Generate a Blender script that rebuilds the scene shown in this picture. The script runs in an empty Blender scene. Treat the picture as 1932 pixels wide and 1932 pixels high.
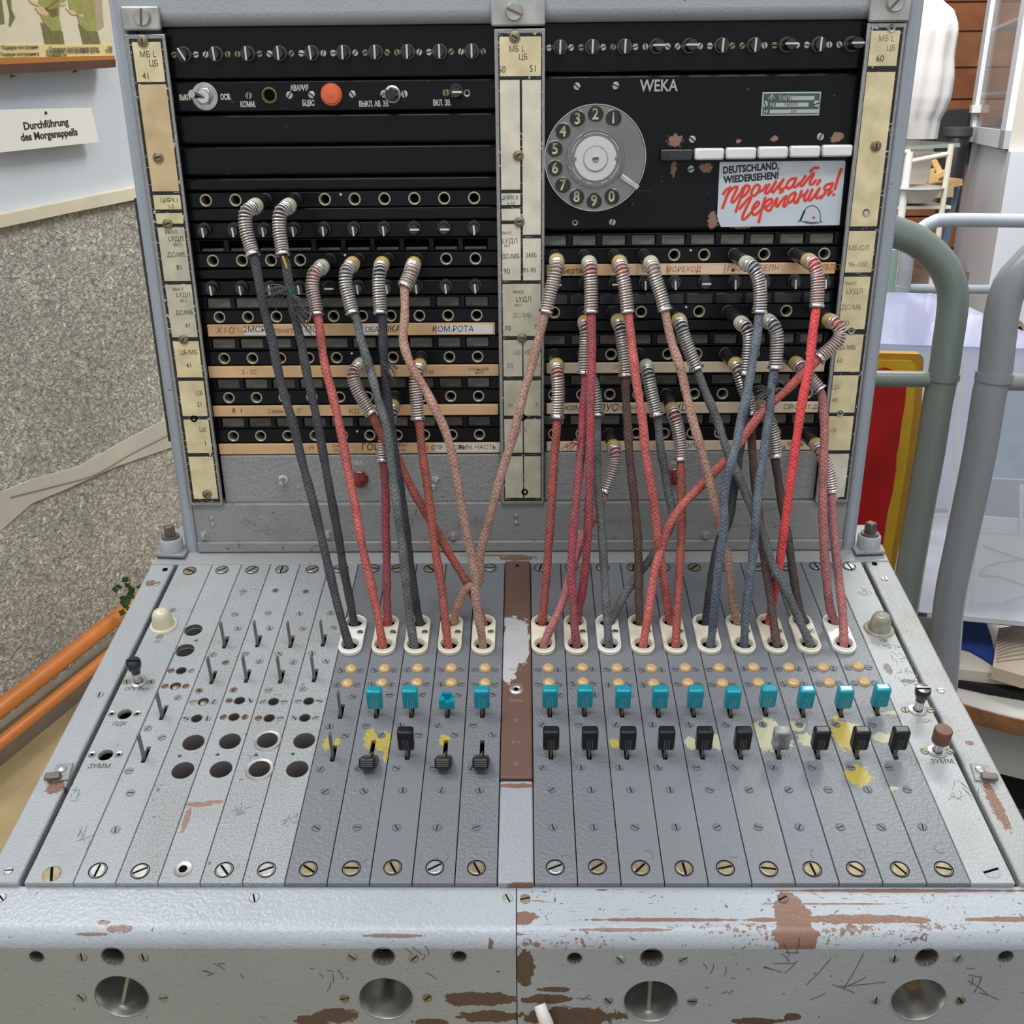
import bpy, bmesh, math, random
from mathutils import Vector, Matrix
PI = math.pi
S = bpy.context.scene
COL = S.collection
random.seed(7)

# ------------------------------------------------------------------ camera
F = 1900.0
CAM = Vector((0.00625705, -0.81197719, 0.36211781))
PITCH, YAW, ROLL, ALPHA = 0.38055549, -0.01447725, -0.0101228, 0.19524188
FLOOR = -0.78
cp, sp, cy, sy, cr, sr = math.cos(PITCH), math.sin(PITCH), math.cos(YAW), math.sin(YAW), math.cos(ROLL), math.sin(ROLL)
FWD = Vector((sy*cp, cy*cp, -sp)); R0 = Vector((cy, -sy, 0)); U0 = R0.cross(FWD)
RIGHT = R0*cr + U0*sr; UP = U0*cr - R0*sr
cd = bpy.data.cameras.new('camera'); cam = bpy.data.objects.new('camera', cd); COL.objects.link(cam)
cd.sensor_width = 36; cd.lens = F/1932*36; cd.clip_start = 0.02; cd.clip_end = 60
M = Matrix((RIGHT, UP, -FWD)).transposed().to_4x4(); M.translation = CAM
cam.matrix_world = M
S.camera = cam

# ------------------------------------------------------------------ light
w = bpy.data.worlds.new('world'); S.world = w; w.use_nodes = True
bgn = w.node_tree.nodes['Background']; bgn.inputs[0].default_value = (0.94, 0.965, 1.0, 1); bgn.inputs[1].default_value = 0.62
def area(name, loc, target, sx, sy_, power, col):
    l = bpy.data.lights.new(name, 'AREA'); l.shape = 'RECTANGLE'; l.size = sx; l.size_y = sy_; l.energy = power; l.color = col
    o = bpy.data.objects.new(name, l); COL.objects.link(o); o.location = loc
    o.rotation_euler = (Vector(target)-Vector(loc)).to_track_quat('-Z', 'Y').to_euler(); return o
area('window_light', (-1.5, 0.1, 2.0), (0, -0.15, 0.1), 0.9, 1.3, 62, (1.0, 0.97, 0.93))
area('lip_highlight_fill', (0.1, -1.15, 2.4), (0, -0.3, 0.0), 2.6, 0.45, 36, (0.93, 0.96, 1.0))  # added narrow overhead light, shaped to lay a bright band on the lip
area('hall_fill', (0.9, 1.7, 2.4), (1.7, 2.9, 0.0), 1.2, 1.2, 115, (1.0, 0.98, 0.95))  # added fill to brighten the background on the right, no visible source
S.view_settings.view_transform = 'Standard'; S.view_settings.look = 'None'
S.view_settings.gamma = 1; S.view_settings.use_curve_mapping = False
S.view_settings.exposure = 0.12

# ------------------------------------------------------------------ measuring helpers: a sight line met with a real plane
def ray(u, v): return FWD*F + RIGHT*(u-966) - UP*(v-966)
def on(u, v, n, p0):
    d = ray(u, v); return CAM + d*(n.dot(p0-CAM)/n.dot(d))
def atY(u, v, Y): return on(u, v, Vector((0, 1, 0)), Vector((0, Y, 0)))
def atZ(u, v, Z): return on(u, v, Vector((0, 0, 1)), Vector((0, 0, Z)))
def C(u, v, out=0.0):                      # cabinet face -> its local x, y
    p = atY(u, v, -out); return (p.x, p.z)
DN = Vector((0, -math.sin(ALPHA), math.cos(ALPHA)))
def D(u, v, h=0.0):                        # desk face -> its local x, y
    p = on(u, v, DN, DN*h); return (p.x, p.y*math.cos(ALPHA)+p.z*math.sin(ALPHA))

# ------------------------------------------------------------------ materials
def newmat(name):
    m = bpy.data.materials.new(name); m.use_nodes = True
    nt = m.node_tree; b = nt.nodes['Principled BSDF']; return m, nt, b
def simple(name, col, rough=0.5, metal=0.0, spec=0.5, trans=0.0, alpha=1.0, emis=None, noise=0.0, nscale=200, bump=0.0, coat=0.0):
    m, nt, b = newmat(name)
    b.inputs['Base Color'].default_value = (*col, 1); b.inputs['Roughness'].default_value = rough
    b.inputs['Metallic'].default_value = metal; b.inputs['Specular IOR Level'].default_value = spec
    b.inputs['Transmission Weight'].default_value = trans; b.inputs['Alpha'].default_value = alpha
    b.inputs['Coat Weight'].default_value = coat
    if emis: b.inputs['Emission Color'].default_value = (*emis, 1); b.inputs['Emission Strength'].default_value = 1
    if noise or bump:
        tc = nt.nodes.new('ShaderNodeTexCoord'); n = nt.nodes.new('ShaderNodeTexNoise'); n.inputs['Scale'].default_value = nscale
        n.inputs['Detail'].default_value = 4
        nt.links.new(tc.outputs['Object'], n.inputs['Vector'])
        if noise:
            r = nt.nodes.new('ShaderNodeMix'); r.data_type = 'RGBA'; r.blend_type = 'MULTIPLY'; r.inputs[0].default_value = 1
            mr = nt.nodes.new('ShaderNodeMapRange'); mr.inputs[1].default_value = .3; mr.inputs[2].default_value = .7
            mr.inputs[3].default_value = 1-noise; mr.inputs[4].default_value = 1+noise*.4
            nt.links.new(n.outputs['Fac'], mr.inputs[0]); r.inputs[6].default_value = (*col, 1)
            nt.links.new(mr.outputs[0], r.inputs[7]); nt.links.new(r.outputs[2], b.inputs['Base Color'])
        if bump:
            bp = nt.nodes.new('ShaderNodeBump'); bp.inputs['Strength'].default_value = bump; bp.inputs['Distance'].default_value = .0006
            nt.links.new(n.outputs['Fac'], bp.inputs['Height']); nt.links.new(bp.outputs[0], b.inputs['Normal'])
    return m
def math_(nt, op, a, b=None, c=None):
    n = nt.nodes.new('ShaderNodeMath'); n.operation = op
    for i, x in enumerate((a, b, c)):
        if x is None: continue
        if isinstance(x, (int, float)): n.inputs[i].default_value = x
        else: nt.links.new(x, n.inputs[i])
    return n.outputs[0]
def chips_mask(nt, vec, chips, nscale, amt, bias=0.0, nvec_scale=(1, 1, 1)):
    mp = nt.nodes.new('ShaderNodeMapping'); mp.inputs['Scale'].default_value = nvec_scale; nt.links.new(vec, mp.inputs['Vector'])
    nz = nt.nodes.new('ShaderNodeTexNoise'); nz.inputs['Scale'].default_value = nscale; nz.inputs['Detail'].default_value = 5; nz.inputs['Roughness'].default_value = .65
    nt.links.new(mp.outputs[0], nz.inputs['Vector'])
    best = None
    for (cx, cy_, rx, ry) in chips:
        s = nt.nodes.new('ShaderNodeVectorMath'); s.operation = 'SUBTRACT'; nt.links.new(vec, s.inputs[0]); s.inputs[1].default_value = (cx, cy_, 0)
        mlt = nt.nodes.new('ShaderNodeVectorMath'); mlt.operation = 'MULTIPLY'; nt.links.new(s.outputs[0], mlt.inputs[0]); mlt.inputs[1].default_value = (1/rx, 1/ry, 0)
        ln = nt.nodes.new('ShaderNodeVectorMath'); ln.operation = 'LENGTH'; nt.links.new(mlt.outputs[0], ln.inputs[0])
        best = ln.outputs['Value'] if best is None else math_(nt, 'MINIMUM', best, ln.outputs['Value'])
    nn = math_(nt, 'MULTIPLY_ADD', nz.outputs['Fac'], amt, -amt*.5)
    return math_(nt, 'LESS_THAN', math_(nt, 'ADD', best, nn), 1.0-bias)
def paint(name, col, speck=0.12, hammer=0.5, hscale=330, rough=0.38, layers=(), scratch=0.0, scratchcol=(.05, .04, .035), metal=0.0, spec=0.5, dirt=0.0, dirtcol=(.25, .2, .13)):
    """hammered enamel with pits, scratches and bare patches (layers: (chips, colour, noise scale, amount))"""
    m, nt, b = newmat(name); L = nt.links
    tc = nt.nodes.new('ShaderNodeTexCoord'); vec = tc.outputs['Object']
    n1 = nt.nodes.new('ShaderNodeTexNoise'); n1.inputs['Scale'].default_value = hscale; n1.inputs['Detail'].default_value = 3; L.new(vec, n1.inputs['Vector'])
    n2 = nt.nodes.new('ShaderNodeTexNoise'); n2.inputs['Scale'].default_value = 900; n2.inputs['Detail'].default_value = 2; L.new(vec, n2.inputs['Vector'])
    n3 = nt.nodes.new('ShaderNodeTexNoise'); n3.inputs['Scale'].default_value = 9; n3.inputs['Detail'].default_value = 4; L.new(vec, n3.inputs['Vector'])
    f = math_(nt, 'MULTIPLY_ADD', n2.outputs['Fac'], speck*4, 1-speck*2)
    f = math_(nt, 'MULTIPLY', f, math_(nt, 'MULTIPLY_ADD', n3.outputs['Fac'], .3, .85))
    mx = nt.nodes.new('ShaderNodeMix'); mx.data_type = 'RGBA'; mx.blend_type = 'MULTIPLY'; mx.inputs[0].default_value = 1
    mx.inputs[6].default_value = (*col, 1); L.new(f, mx.inputs[7]); cur = mx.outputs[2]
    def over(mask, c):
        nonlocal cur
        q = nt.nodes.new('ShaderNodeMix'); q.data_type = 'RGBA'
        if isinstance(mask, float): q.inputs[0].default_value = mask
        else: L.new(mask, q.inputs[0])
        L.new(cur, q.inputs[6]); q.inputs[7].default_value = (*c, 1); cur = q.outputs[2]
    if dirt:
        mr = nt.nodes.new('ShaderNodeMapRange'); mr.inputs[1].default_value = .5; mr.inputs[2].default_value = .75; mr.inputs[4].default_value = dirt
        n5 = nt.nodes.new('ShaderNodeTexNoise'); n5.inputs['Scale'].default_value = 30; n5.inputs['Detail'].default_value = 6; L.new(vec, n5.inputs['Vector'])
        L.new(n5.outputs['Fac'], mr.inputs[0]); over(mr.outputs[0], dirtcol)
    if scratch:
        n4 = nt.nodes.new('ShaderNodeTexNoise'); n4.inputs['Scale'].default_value = 170; n4.inputs['Detail'].default_value = 6; n4.inputs['Distortion'].default_value = 1.6; L.new(vec, n4.inputs['Vector'])
        over(math_(nt, 'GREATER_THAN', n4.outputs['Fac'], .76-scratch*.12), scratchcol)
        for ang, sc_ in ((.5, (30, 420, 30)), (-1.15, (26, 380, 26)), (1.9, (40, 500, 40))):
            mp = nt.nodes.new('ShaderNodeMapping'); mp.inputs['Rotation'].default_value = (0, 0, ang); mp.inputs['Scale'].default_value = sc_; L.new(vec, mp.inputs['Vector'])
            n6 = nt.nodes.new('ShaderNodeTexNoise'); n6.inputs['Scale'].default_value = 2.2; n6.inputs['Detail'].default_value = 2; n6.inputs['Distortion'].default_value = .8; L.new(mp.outputs[0], n6.inputs['Vector'])
            over(math_(nt, 'GREATER_THAN', n6.outputs['Fac'], .80-scratch*.10), scratchcol)
    for lay in layers:
        over(chips_mask(nt, vec, lay[0], lay[2], lay[3], *lay[4:]), lay[1])
    L.new(cur, b.inputs['Base Color'])
    b.inputs['Roughness'].default_value = rough; b.inputs['Metallic'].default_value = metal; b.inputs['Specular IOR Level'].default_value = spec
    bp = nt.nodes.new('ShaderNodeBump'); bp.inputs['Strength'].default_value = hammer; bp.inputs['Distance'].default_value = .0009
    L.new(n1.outputs['Fac'], bp.inputs['Height']); L.new(bp.outputs[0], b.inputs['Normal'])
    return m
def cordmat(name, col, col2):
    m, nt, b = newmat(name); L = nt.links
    uv = nt.nodes.new('ShaderNodeUVMap'); sep = nt.nodes.new('ShaderNodeSeparateXYZ'); L.new(uv.outputs[0], sep.inputs[0])
    a = math_(nt, 'MULTIPLY', sep.outputs[0], 2*PI*4); k = math_(nt, 'MULTIPLY', sep.outputs[1], 2*PI*300)
    s1 = math_(nt, 'SINE', math_(nt, 'ADD', a, k)); s2 = math_(nt, 'SINE', math_(nt, 'SUBTRACT', a, k))
    h = math_(nt, 'MAXIMUM', s1, s2); h = math_(nt, 'MULTIPLY_ADD', h, .5, .5)
    tc = nt.nodes.new('ShaderNodeTexCoord'); nz = nt.nodes.new('ShaderNodeTexNoise'); nz.inputs['Scale'].default_value = 45; nz.inputs['Detail'].default_value = 6
    L.new(tc.outputs['Object'], nz.inputs['Vector'])
    fz = nt.nodes.new('ShaderNodeTexNoise'); fz.inputs['Scale'].default_value = 520; fz.inputs['Detail'].default_value = 5; L.new(tc.outputs['Object'], fz.inputs['Vector'])
    mr = nt.nodes.new('ShaderNodeMapRange'); mr.inputs[1].default_value = .4; mr.inputs[2].default_value = .65; L.new(nz.outputs['Fac'], mr.inputs[0])
    mx = nt.nodes.new('ShaderNodeMix'); mx.data_type = 'RGBA'; L.new(mr.outputs[0], mx.inputs[0])
    mx.inputs[6].default_value = (*col, 1); mx.inputs[7].default_value = (*col2, 1)
    m2 = nt.nodes.new('ShaderNodeMix'); m2.data_type = 'RGBA'; m2.blend_type = 'MULTIPLY'; m2.inputs[0].default_value = 1
    L.new(mx.outputs[2], m2.inputs[6]); L.new(math_(nt, 'MULTIPLY', math_(nt, 'MULTIPLY_ADD', h, .32, .78), math_(nt, 'MULTIPLY_ADD', fz.outputs['Fac'], 1.7, .15)), m2.inputs[7])
    L.new(m2.outputs[2], b.inputs['Base Color']); b.inputs['Roughness'].default_value = .85
    bp = nt.nodes.new('ShaderNodeBump'); bp.inputs['Strength'].default_value = .7; bp.inputs['Distance'].default_value = .0005
    L.new(math_(nt, 'ADD', math_(nt, 'MULTIPLY', h, .8), math_(nt, 'MULTIPLY', fz.outputs['Fac'], 1.6)), bp.inputs['Height']); L.new(bp.outputs[0], b.inputs['Normal'])
    return m

BROWN = (.19, .1, .068); BROWN2 = (.21, .115, .078)
m_black = paint('black_enamel', spec=.2, col=(.006, .0065, .008), speck=.1, hammer=.05, rough=.24, scratch=.05, scratchcol=(.12, .12, .12))
m_dialpan = paint('black_enamel_flaked', spec=.2, col=(.006, .0065, .008), speck=.1, hammer=.05, rough=.25, scratch=.12, scratchcol=(.2, .18, .17), layers=[
    ([(*C(1275, 265, -.004), .0055, .0045), (*C(1272, 316, -.004), .002, .006), (*C(1333, 317, -.004), .0045, .0035), (*C(1345, 417, -.004), .004, .006),
      (*C(1580, 259, -.004), .0045, .0035), (*C(1462, 262, -.004), .0025, .0022), (*C(1400, 430, -.004), .008, .0010), (*C(1394, 266, -.004), .0018, .0012)], (.30, .17, .12), 420, 2.4)])
m_pit = simple('hole_shade', (.004, .004, .004), rough=.9, spec=.05)  # near-black colour stands in for the shade inside holes, slots and gaps
m_rail = paint('grey_rail_paint', (.36, .385, .405), speck=.12, hammer=.35, hscale=420, rough=.36, scratch=.12)
m_post = paint('grey_post_paint', (.33, .36, .40), speck=.07, hammer=.3, rough=.4, scratch=.05)
chips_rail = [(*C(470, 985), .02, .011), (*C(505, 1000), .022, .010), (*C(790, 975), .03, .009), (*C(900, 985), .03, .010), (*C(1180, 985), .06, .011), (*C(1370, 990), .04, .012), (*C(1450, 960), .06, .006)]
m_bottomrail = paint('worn_grey_rail_paint', (.275, .275, .265), speck=.14, hammer=.4, rough=.42, scratch=.7, scratchcol=(.09, .075, .06), dirt=.35, dirtcol=(.17, .15, .12), layers=[(chips_rail, (.23, .215, .195), 330, 4.2, .75)])
m_greypan = paint('hammered_grey_panel', (.30, .30, .295), speck=.22, hammer=1.0, hscale=260, rough=.33, scratch=.4, scratchcol=(.1, .09, .08))
m_light = paint('silver_grey_hammered', (.33, .348, .355), speck=.16, hammer=.7, hscale=480, rough=.4, scratch=.3, scratchcol=(.1, .09, .08), dirt=.25)
m_light2 = paint('speckled_silver_grey', (.31, .325, .33), speck=.34, hammer=.9, hscale=520, rough=.42, scratch=.5, scratchcol=(.13, .12, .11), dirt=.2)
m_dark = paint('slate_grey_hammered', (.165, .174, .188), speck=.13, hammer=1.0, hscale=420, rough=.36, scratch=.1, scratchcol=(.06, .06, .06))
m_darksm = paint('smooth_slate_grey', (.175, .186, .20), speck=.07, hammer=.25, hscale=420, rough=.38, scratch=.1, scratchcol=(.08, .08, .08))
yel = (.40, .31, .06); pale = (.42, .41, .27)
def yellowmat(n, base, chips, col=yel, chips2=None):
    ly = [(chips, col, 300, 2.0)]
    if chips2: ly.insert(0, (chips2, pale, 300, 2.2))
    return paint(n, base, speck=.10, hammer=.6, hscale=420, rough=.38, scratch=.15, scratchcol=(.07, .07, .07), layers=ly)
m_brownstrip = paint('brown_primer_strip', (.125, .065, .048), speck=.08, hammer=.1, rough=.5, scratch=.2, scratchcol=(.3, .22, .2),
    layers=[([(*D(960, 1178), .006, .006), (*D(975, 1200), .009, .022), (*D(962, 1235), .007, .03), (*D(985, 1220), .006, .02), (*D(958, 1260), .004, .02)], (.42, .42, .42), 200, 1.5)])
m_silver = simple('worn_silver_plate', (.55, .55, .52), rough=.35, metal=.75, noise=.35, nscale=60, bump=.2)
m_chrome = simple('chrome', (.72, .72, .72), rough=.18, metal=1.0)
m_steel = simple('dull_steel', (.40, .40, .38), rough=.4, metal=.85, noise=.2, nscale=300)
m_brass = simple('aged_brass', (.30, .255, .16), rough=.45, metal=.75, noise=.3, nscale=200)
m_rusty = simple('rusty_screw', (.2, .13, .1), rough=.6, metal=.4, noise=.3, nscale=400)
m_white = simple('white_marking', (.62, .61, .56), rough=.5)
m_cream = simple('cream_pointer', (.78, .72, .55), rough=.4)
m_knob = simple('black_bakelite', (.012, .012, .013), rough=.16, coat=.4)
m_rubber = simple('black_plug_bakelite', (.014, .014, .016), rough=.32)
m_amber = simple('amber_ferrule', (.50, .36, .13), rough=.3, noise=.3, nscale=120)
m_palef = simple('pale_ferrule', (.50, .50, .36), rough=.3, noise=.2, nscale=120)
m_spring = simple('bright_spring_wire', (.74, .71, .67), rough=.33, metal=.75)
m_cell = [simple('cream_enamel_cell', (.76, .65, .38), rough=.35, noise=.22, nscale=70), simple('tan_enamel_cell', (.68, .51, .28), rough=.38, noise=.25, nscale=50),
          simple('grey_cream_enamel_cell', (.58, .54, .40), rough=.38, noise=.25, nscale=60), simple('pale_enamel_cell', (.74, .69, .55), rough=.35, noise=.2, nscale=60)]
m_border = paint('flaked_black_border', (.012, .012, .012), speck=.05, hammer=.1, rough=.5, scratch=.9, scratchcol=(.55, .53, .48))
m_ink = simple('dark_ink', (.03, .03, .028), rough=.7)
m_inkf = simple('faded_ink', (.2, .17, .11), rough=.7)
m_inkr = simple('red_ink', (.45, .12, .04), rough=.7)
m_tape = simple('yellowed_paper_tape', (.74, .47, .24), rough=.55, noise=.3, nscale=28)
m_tapel = simple('pale_paper_tape', (.78, .62, .44), rough=.55, noise=.2, nscale=40)
m_paper = simple('white_paper', (.72, .70, .66), rough=.6, noise=.1, nscale=80)
m_lamp = simple('smoked_lamp_window', (.085, .08, .065), rough=.25, noise=.4, nscale=130)
m_lampl = simple('dusty_lamp_window', (.15, .145, .115), rough=.3, noise=.4, nscale=130)
m_lampd = simple('black_lamp_shutter', (.018, .018, .018), rough=.2)
m_ring = simple('tan_jack_sleeve', (.46, .41, .30), rough=.35, metal=.35)
m_orange = simple('orange_lens', (.72, .13, .045), rough=.3, coat=.3)
m_red = simple('dark_red_lens', (.20, .008, .008), rough=.12, coat=.5)
m_bezel = simple('ivory_bakelite', (.80, .75, .60), rough=.3, noise=.12, nscale=60, coat=.2)
m_bezelw = simple('white_bakelite', (.85, .83, .76), rough=.3, noise=.08, nscale=60, coat=.2)
m_lens = simple('amber_lamp_lens', (.56, .36, .16), rough=.18, noise=.15, nscale=300, coat=.4)
m_teal = simple('teal_plastic', (.0, .27, .34), rough=.28, coat=.2, noise=.1, nscale=80)
m_tealr = simple('pale_teal_edge', (.12, .42, .46), rough=.5)
m_key = simple('black_plastic', (.013, .013, .015), rough=.2, coat=.3)
m_keyw = simple('worn_whitened_plastic', (.30, .30, .30), rough=.45, noise=.8, nscale=140)
m_keyr = simple('grey_groove_edge', (.1, .1, .105), rough=.5)
m_domeL = simple('ivory_dome', (.66, .6, .42), rough=.15, coat=.5, noise=.1, nscale=60)
m_domeR = simple('grimy_glass_dome', (.34, .32, .24), rough=.2, coat=.5, noise=.4, nscale=120)
m_browncap = simple('brown_cap', (.13, .055, .035), rough=.5)
m_pushw = simple('white_push_key', (.80, .80, .78), rough=.2, noise=.06, nscale=60)
m_green = simple('green_type_plate', (.05, .10, .08), rough=.45)
m_tin = simple('tin_type_plate', (.5, .52, .5), rough=.4, metal=.5)
m_sticker = simple('white_sticker', (.60, .66, .70), rough=.3, noise=.08, nscale=30)
m_stred = simple('red_print', (.68, .05, .03), rough=.4)
m_stpink = simple('pink_print_halo', (.80, .36, .33), rough=.4)
m_stblk = simple('black_print', (.01, .01, .01), rough=.4)
m_dialmetal = simple('brushed_dial_metal', (.27, .265, .25), rough=.3, metal=.85, noise=.15, nscale=20)
m_dialrim = simple('bright_dial_rim', (.62, .62, .60), rough=.22, metal=.9)
m_dialclear = simple('clear_plastic_cover', (.19, .195, .21), rough=.15, metal=.3, coat=.3)
m_dialwhite = simple('silver_paper_disc', (.62, .62, .59), rough=.5)
m_digit = simple('cream_numeral', (.7, .62, .42), rough=.5)
m_gold = simple('warm_metal_cup', (.3, .2, .1), rough=.35, metal=.7)
m_cup = simple('polished_cup', (.5, .5, .47), rough=.3, metal=.9, noise=.3, nscale=90)
m_bolt = simple('oxidised_bolt', (.17, .14, .12), rough=.5, metal=.6)

# ------------------------------------------------------------------ mesh helpers
def mesh(name, verts, faces, mat, smooth=False, uvs=None, sharp=None):
    me = bpy.data.meshes.new(name); me.from_pydata([tuple(v) for v in verts], [], faces)
    if mat: me.materials.append(mat)
    if smooth:
        me.polygons.foreach_set('use_smooth', [True]*len(me.polygons))
        if sharp: me.set_sharp_from_angle(angle=math.radians(sharp))
    if uvs:
        l = me.uv_layers.new(name='UVMap'); l.data.foreach_set('uv', [c for q in uvs for c in q])
    me.update(); return me
def rbox(sx, sy_, sz, b, mat, seg=2, c=(0, 0, 0)):
    bm = bmesh.new(); bmesh.ops.create_cube(bm, size=1)
    bmesh.ops.scale(bm, vec=(sx, sy_, sz), verts=bm.verts); bmesh.ops.translate(bm, vec=c, verts=bm.verts)
    if b: bmesh.ops.bevel(bm, geom=bm.edges[:], offset=b, segments=seg, profile=.5, affect='EDGES')
    me = bpy.data.meshes.new('box'); bm.to_mesh(me); bm.free(); me.materials.append(mat)
    if b:
        for p in me.polygons: p.use_smooth = max(abs(c) for c in p.normal) < .9995
    return me
def box2(x0, x1, y0, y1, z0, z1, b, mat, seg=2):
    return rbox(x1-x0, y1-y0, z1-z0, b, mat, seg, ((x0+x1)/2, (y0+y1)/2, (z0+z1)/2))
def lathe(prof, mat, n=20, c=(0, 0, 0), sharp=40):
    v = []; f = []; k = len(prof)
    for i in range(n):
        a = 2*PI*i/n
        for r, h in prof: v.append((c[0]+r*math.cos(a), c[1]+r*math.sin(a), c[2]+h))
    for i in range(n):
        for j in range(k-1):
            f.append((i*k+j, ((i+1) % n)*k+j, ((i+1) % n)*k+j+1, i*k+j+1))
    return mesh('lathe', v, f, mat, True, sharp=sharp)
def frames(pts):
    T = []
    for i in range(len(pts)):
        a = pts[max(i-1, 0)]; b = pts[min(i+1, len(pts)-1)]; T.append((b-a).normalized())
    N = T[0].orthogonal().normalized(); out = []
    for t in T:
        N = (N - t*N.dot(t)).normalized(); out.append((t, N, t.cross(N)))
    return out
def spline(pts, step):
    P = [Vector(p) for p in pts]; P = [P[0]*2-P[1]] + P + [P[-1]*2-P[-2]]; out = []
    for i in range(1, len(P)-2):
        a, b, c, d = P[i-1:i+3]; n = max(2, int((c-b).length/step))
        for k in range(n):
            t = k/n; out.append(.5*((2*b)+(c-a)*t+(2*a-5*b+4*c-d)*t*t+(3*b-a-3*c+d)*t**3))
    out.append(P[-2]); return out
def tube_data(pts, r, n=10, cap=True):
    fr = frames(pts); v = []; f = []; uv = []; ln = 0; L = [0]
    for i in range(1, len(pts)): ln += (pts[i]-pts[i-1]).length; L.append(ln)
    for i, (p, (t, N, B)) in enumerate(zip(pts, fr)):
        rr = r(i/(len(pts)-1)) if callable(r) else r
        for j in range(n):
            a = 2*PI*j/n; v.append(p+(N*math.cos(a)+B*math.sin(a))*rr)
    for i in range(len(pts)-1):
        for j in range(n):
            k = (j+1) % n; f.append((i*n+j, i*n+k, (i+1)*n+k, (i+1)*n+j))
            uv += [(j/n, L[i]), ((j+1)/n, L[i]), ((j+1)/n, L[i+1]), (j/n, L[i+1])]
    if cap:
        f.append(list(range(n))[::-1]); f.append([(len(pts)-1)*n+j for j in range(n)]); uv += [(0, 0)]*(2*n)
    return v, f, uv
def tube(pts, r, mat, n=10, cap=True):
    v, f, uv = tube_data(pts, r, n, cap); return mesh('tube', v, f, mat, True, uv, sharp=60)
def joined(list_, mat, smooth=False, sharp=None):
    V = []; Fc = []
    for v, f in list_:
        o = len(V); V += list(v); Fc += [tuple(i+o for i in q) for q in f]
    return mesh('joined', V, Fc, mat, smooth, sharp=sharp)
def boxvf(x0, x1, y0, y1, z0, z1):
    return ([(x0, y0, z0), (x1, y0, z0), (x1, y1, z0), (x0, y1, z0), (x0, y0, z1), (x1, y0, z1), (x1, y1, z1), (x0, y1, z1)],
            [(0, 3, 2, 1), (4, 5, 6, 7), (0, 1, 5, 4), (1, 2, 6, 5), (2, 3, 7, 6), (3, 0, 4, 7)])
def circle(x, y, r, n=28, ry=None): return [(x+r*math.cos(2*PI*i/n), y+(ry or r)*math.sin(2*PI*i/n)) for i in range(n)]
def rect(x0, x1, y0, y1): return [(x0, y0), (x1, y0), (x1, y1), (x0, y1)]
def prism(loops, z0, z1, mat, b=0.0):
    cu = bpy.data.curves.new('c', 'CURVE'); cu.dimensions = '2D'; cu.fill_mode = 'BOTH'; cu.extrude = max((z1-z0)/2-b, 1e-5); cu.bevel_depth = b; cu.bevel_resolution = 1
    if b: cu.offset = -b
    for lp in loops:
        s = cu.splines.new('POLY'); s.points.add(len(lp)-1); s.use_cyclic_u = True
        for p, q in zip(s.points, lp): p.co = (q[0], q[1], 0, 1)
    ob = bpy.data.objects.new('c', cu); me = bpy.data.meshes.new_from_object(ob); bpy.data.objects.remove(ob); bpy.data.curves.remove(cu)
    me.transform(Matrix.Translation((0, 0, (z0+z1)/2))); me.materials.clear(); me.materials.append(mat)
    for p in me.polygons: p.use_smooth = abs(p.normal.z) < .9995
    me.set_sharp_from_angle(angle=math.radians(50)); return me
_tc = {}
def textmesh(s, size, mat, bold=0.0, ext=.0001, align='CENTER', sx=1.0, shear=0.0, space=1.0):
    k = (s, size, mat.name, bold, align, sx, shear)
    if k in _tc: return _tc[k]
    cu = bpy.data.curves.new('t', 'FONT'); cu.body = s; cu.size = size; cu.extrude = ext; cu.offset = bold; cu.align_x = align; cu.align_y = 'CENTER'
    cu.resolution_u = 3; cu.shear = shear; cu.space_character = space
    ob = bpy.data.objects.new('t', cu); me = bpy.data.meshes.new_from_object(ob); bpy.data.objects.remove(ob); bpy.data.curves.remove(cu)
    me.materials.clear(); me.materials.append(mat)
    if sx != 1: me.transform(Matrix.Diagonal((sx, 1, 1, 1)))
    _tc[k] = me; return me
def ribbon(strokes, width, z, mat, thick=.00012):
    V = []; Fc = []
    for si, st in enumerate(strokes):
        pts = [Vector((a, b, 0)) for a, b in st]
        pts = spline(pts, width*.6) if len(pts) > 2 else pts
        e0 = (pts[0]-pts[1]).normalized()*width*.3; e1 = (pts[-1]-pts[-2]).normalized()*width*.3
        pts = [pts[0]+e0]+pts+[pts[-1]+e1]; n_ = len(pts)-1
        v, f, _ = tube_data(pts, lambda t: width/2*(.55 if t in (0, 1) else 1), 8); o = len(V)
        V += [(p.x, p.y, z+p.z/width*thick*2+si*1e-6) for p in v]; Fc += [tuple(i+o for i in q) for q in f]
    return mesh('ribbon', V, Fc, mat)

# ------------------------------------------------------------------ object helpers
def root(name, label, cat, loc=(0, 0, 0), rot=(0, 0, 0), group=None):
    o = bpy.data.objects.new(name, None); COL.objects.link(o); o.location = loc; o.rotation_euler = rot; o.empty_display_size = .05
    o['label'] = label; o['category'] = cat
    if group: o['group'] = group
    return o
def part(name, me, parent, loc=(0, 0, 0), rot=(0, 0, 0), label=None, kind=None):
    o = bpy.data.objects.new(name, me); COL.objects.link(o); o.parent = parent; o.location = loc; o.rotation_euler = rot
    if label: o['label'] = label
    if kind: o['kind'] = kind
    return o
def thing(name, me, label, cat, loc=(0, 0, 0), rot=(0, 0, 0), group=None):
    o = bpy.data.objects.new(name, me); COL.objects.link(o); o.location = loc; o.rotation_euler = rot; o['label'] = label; o['category'] = cat
    if group: o['group'] = group
    return o
def struct(name, me, loc=(0, 0, 0), rot=(0, 0, 0)):
    o = bpy.data.objects.new(name, me); COL.objects.link(o); o.location = loc; o.rotation_euler = rot; o['kind'] = 'structure'; return o
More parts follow.
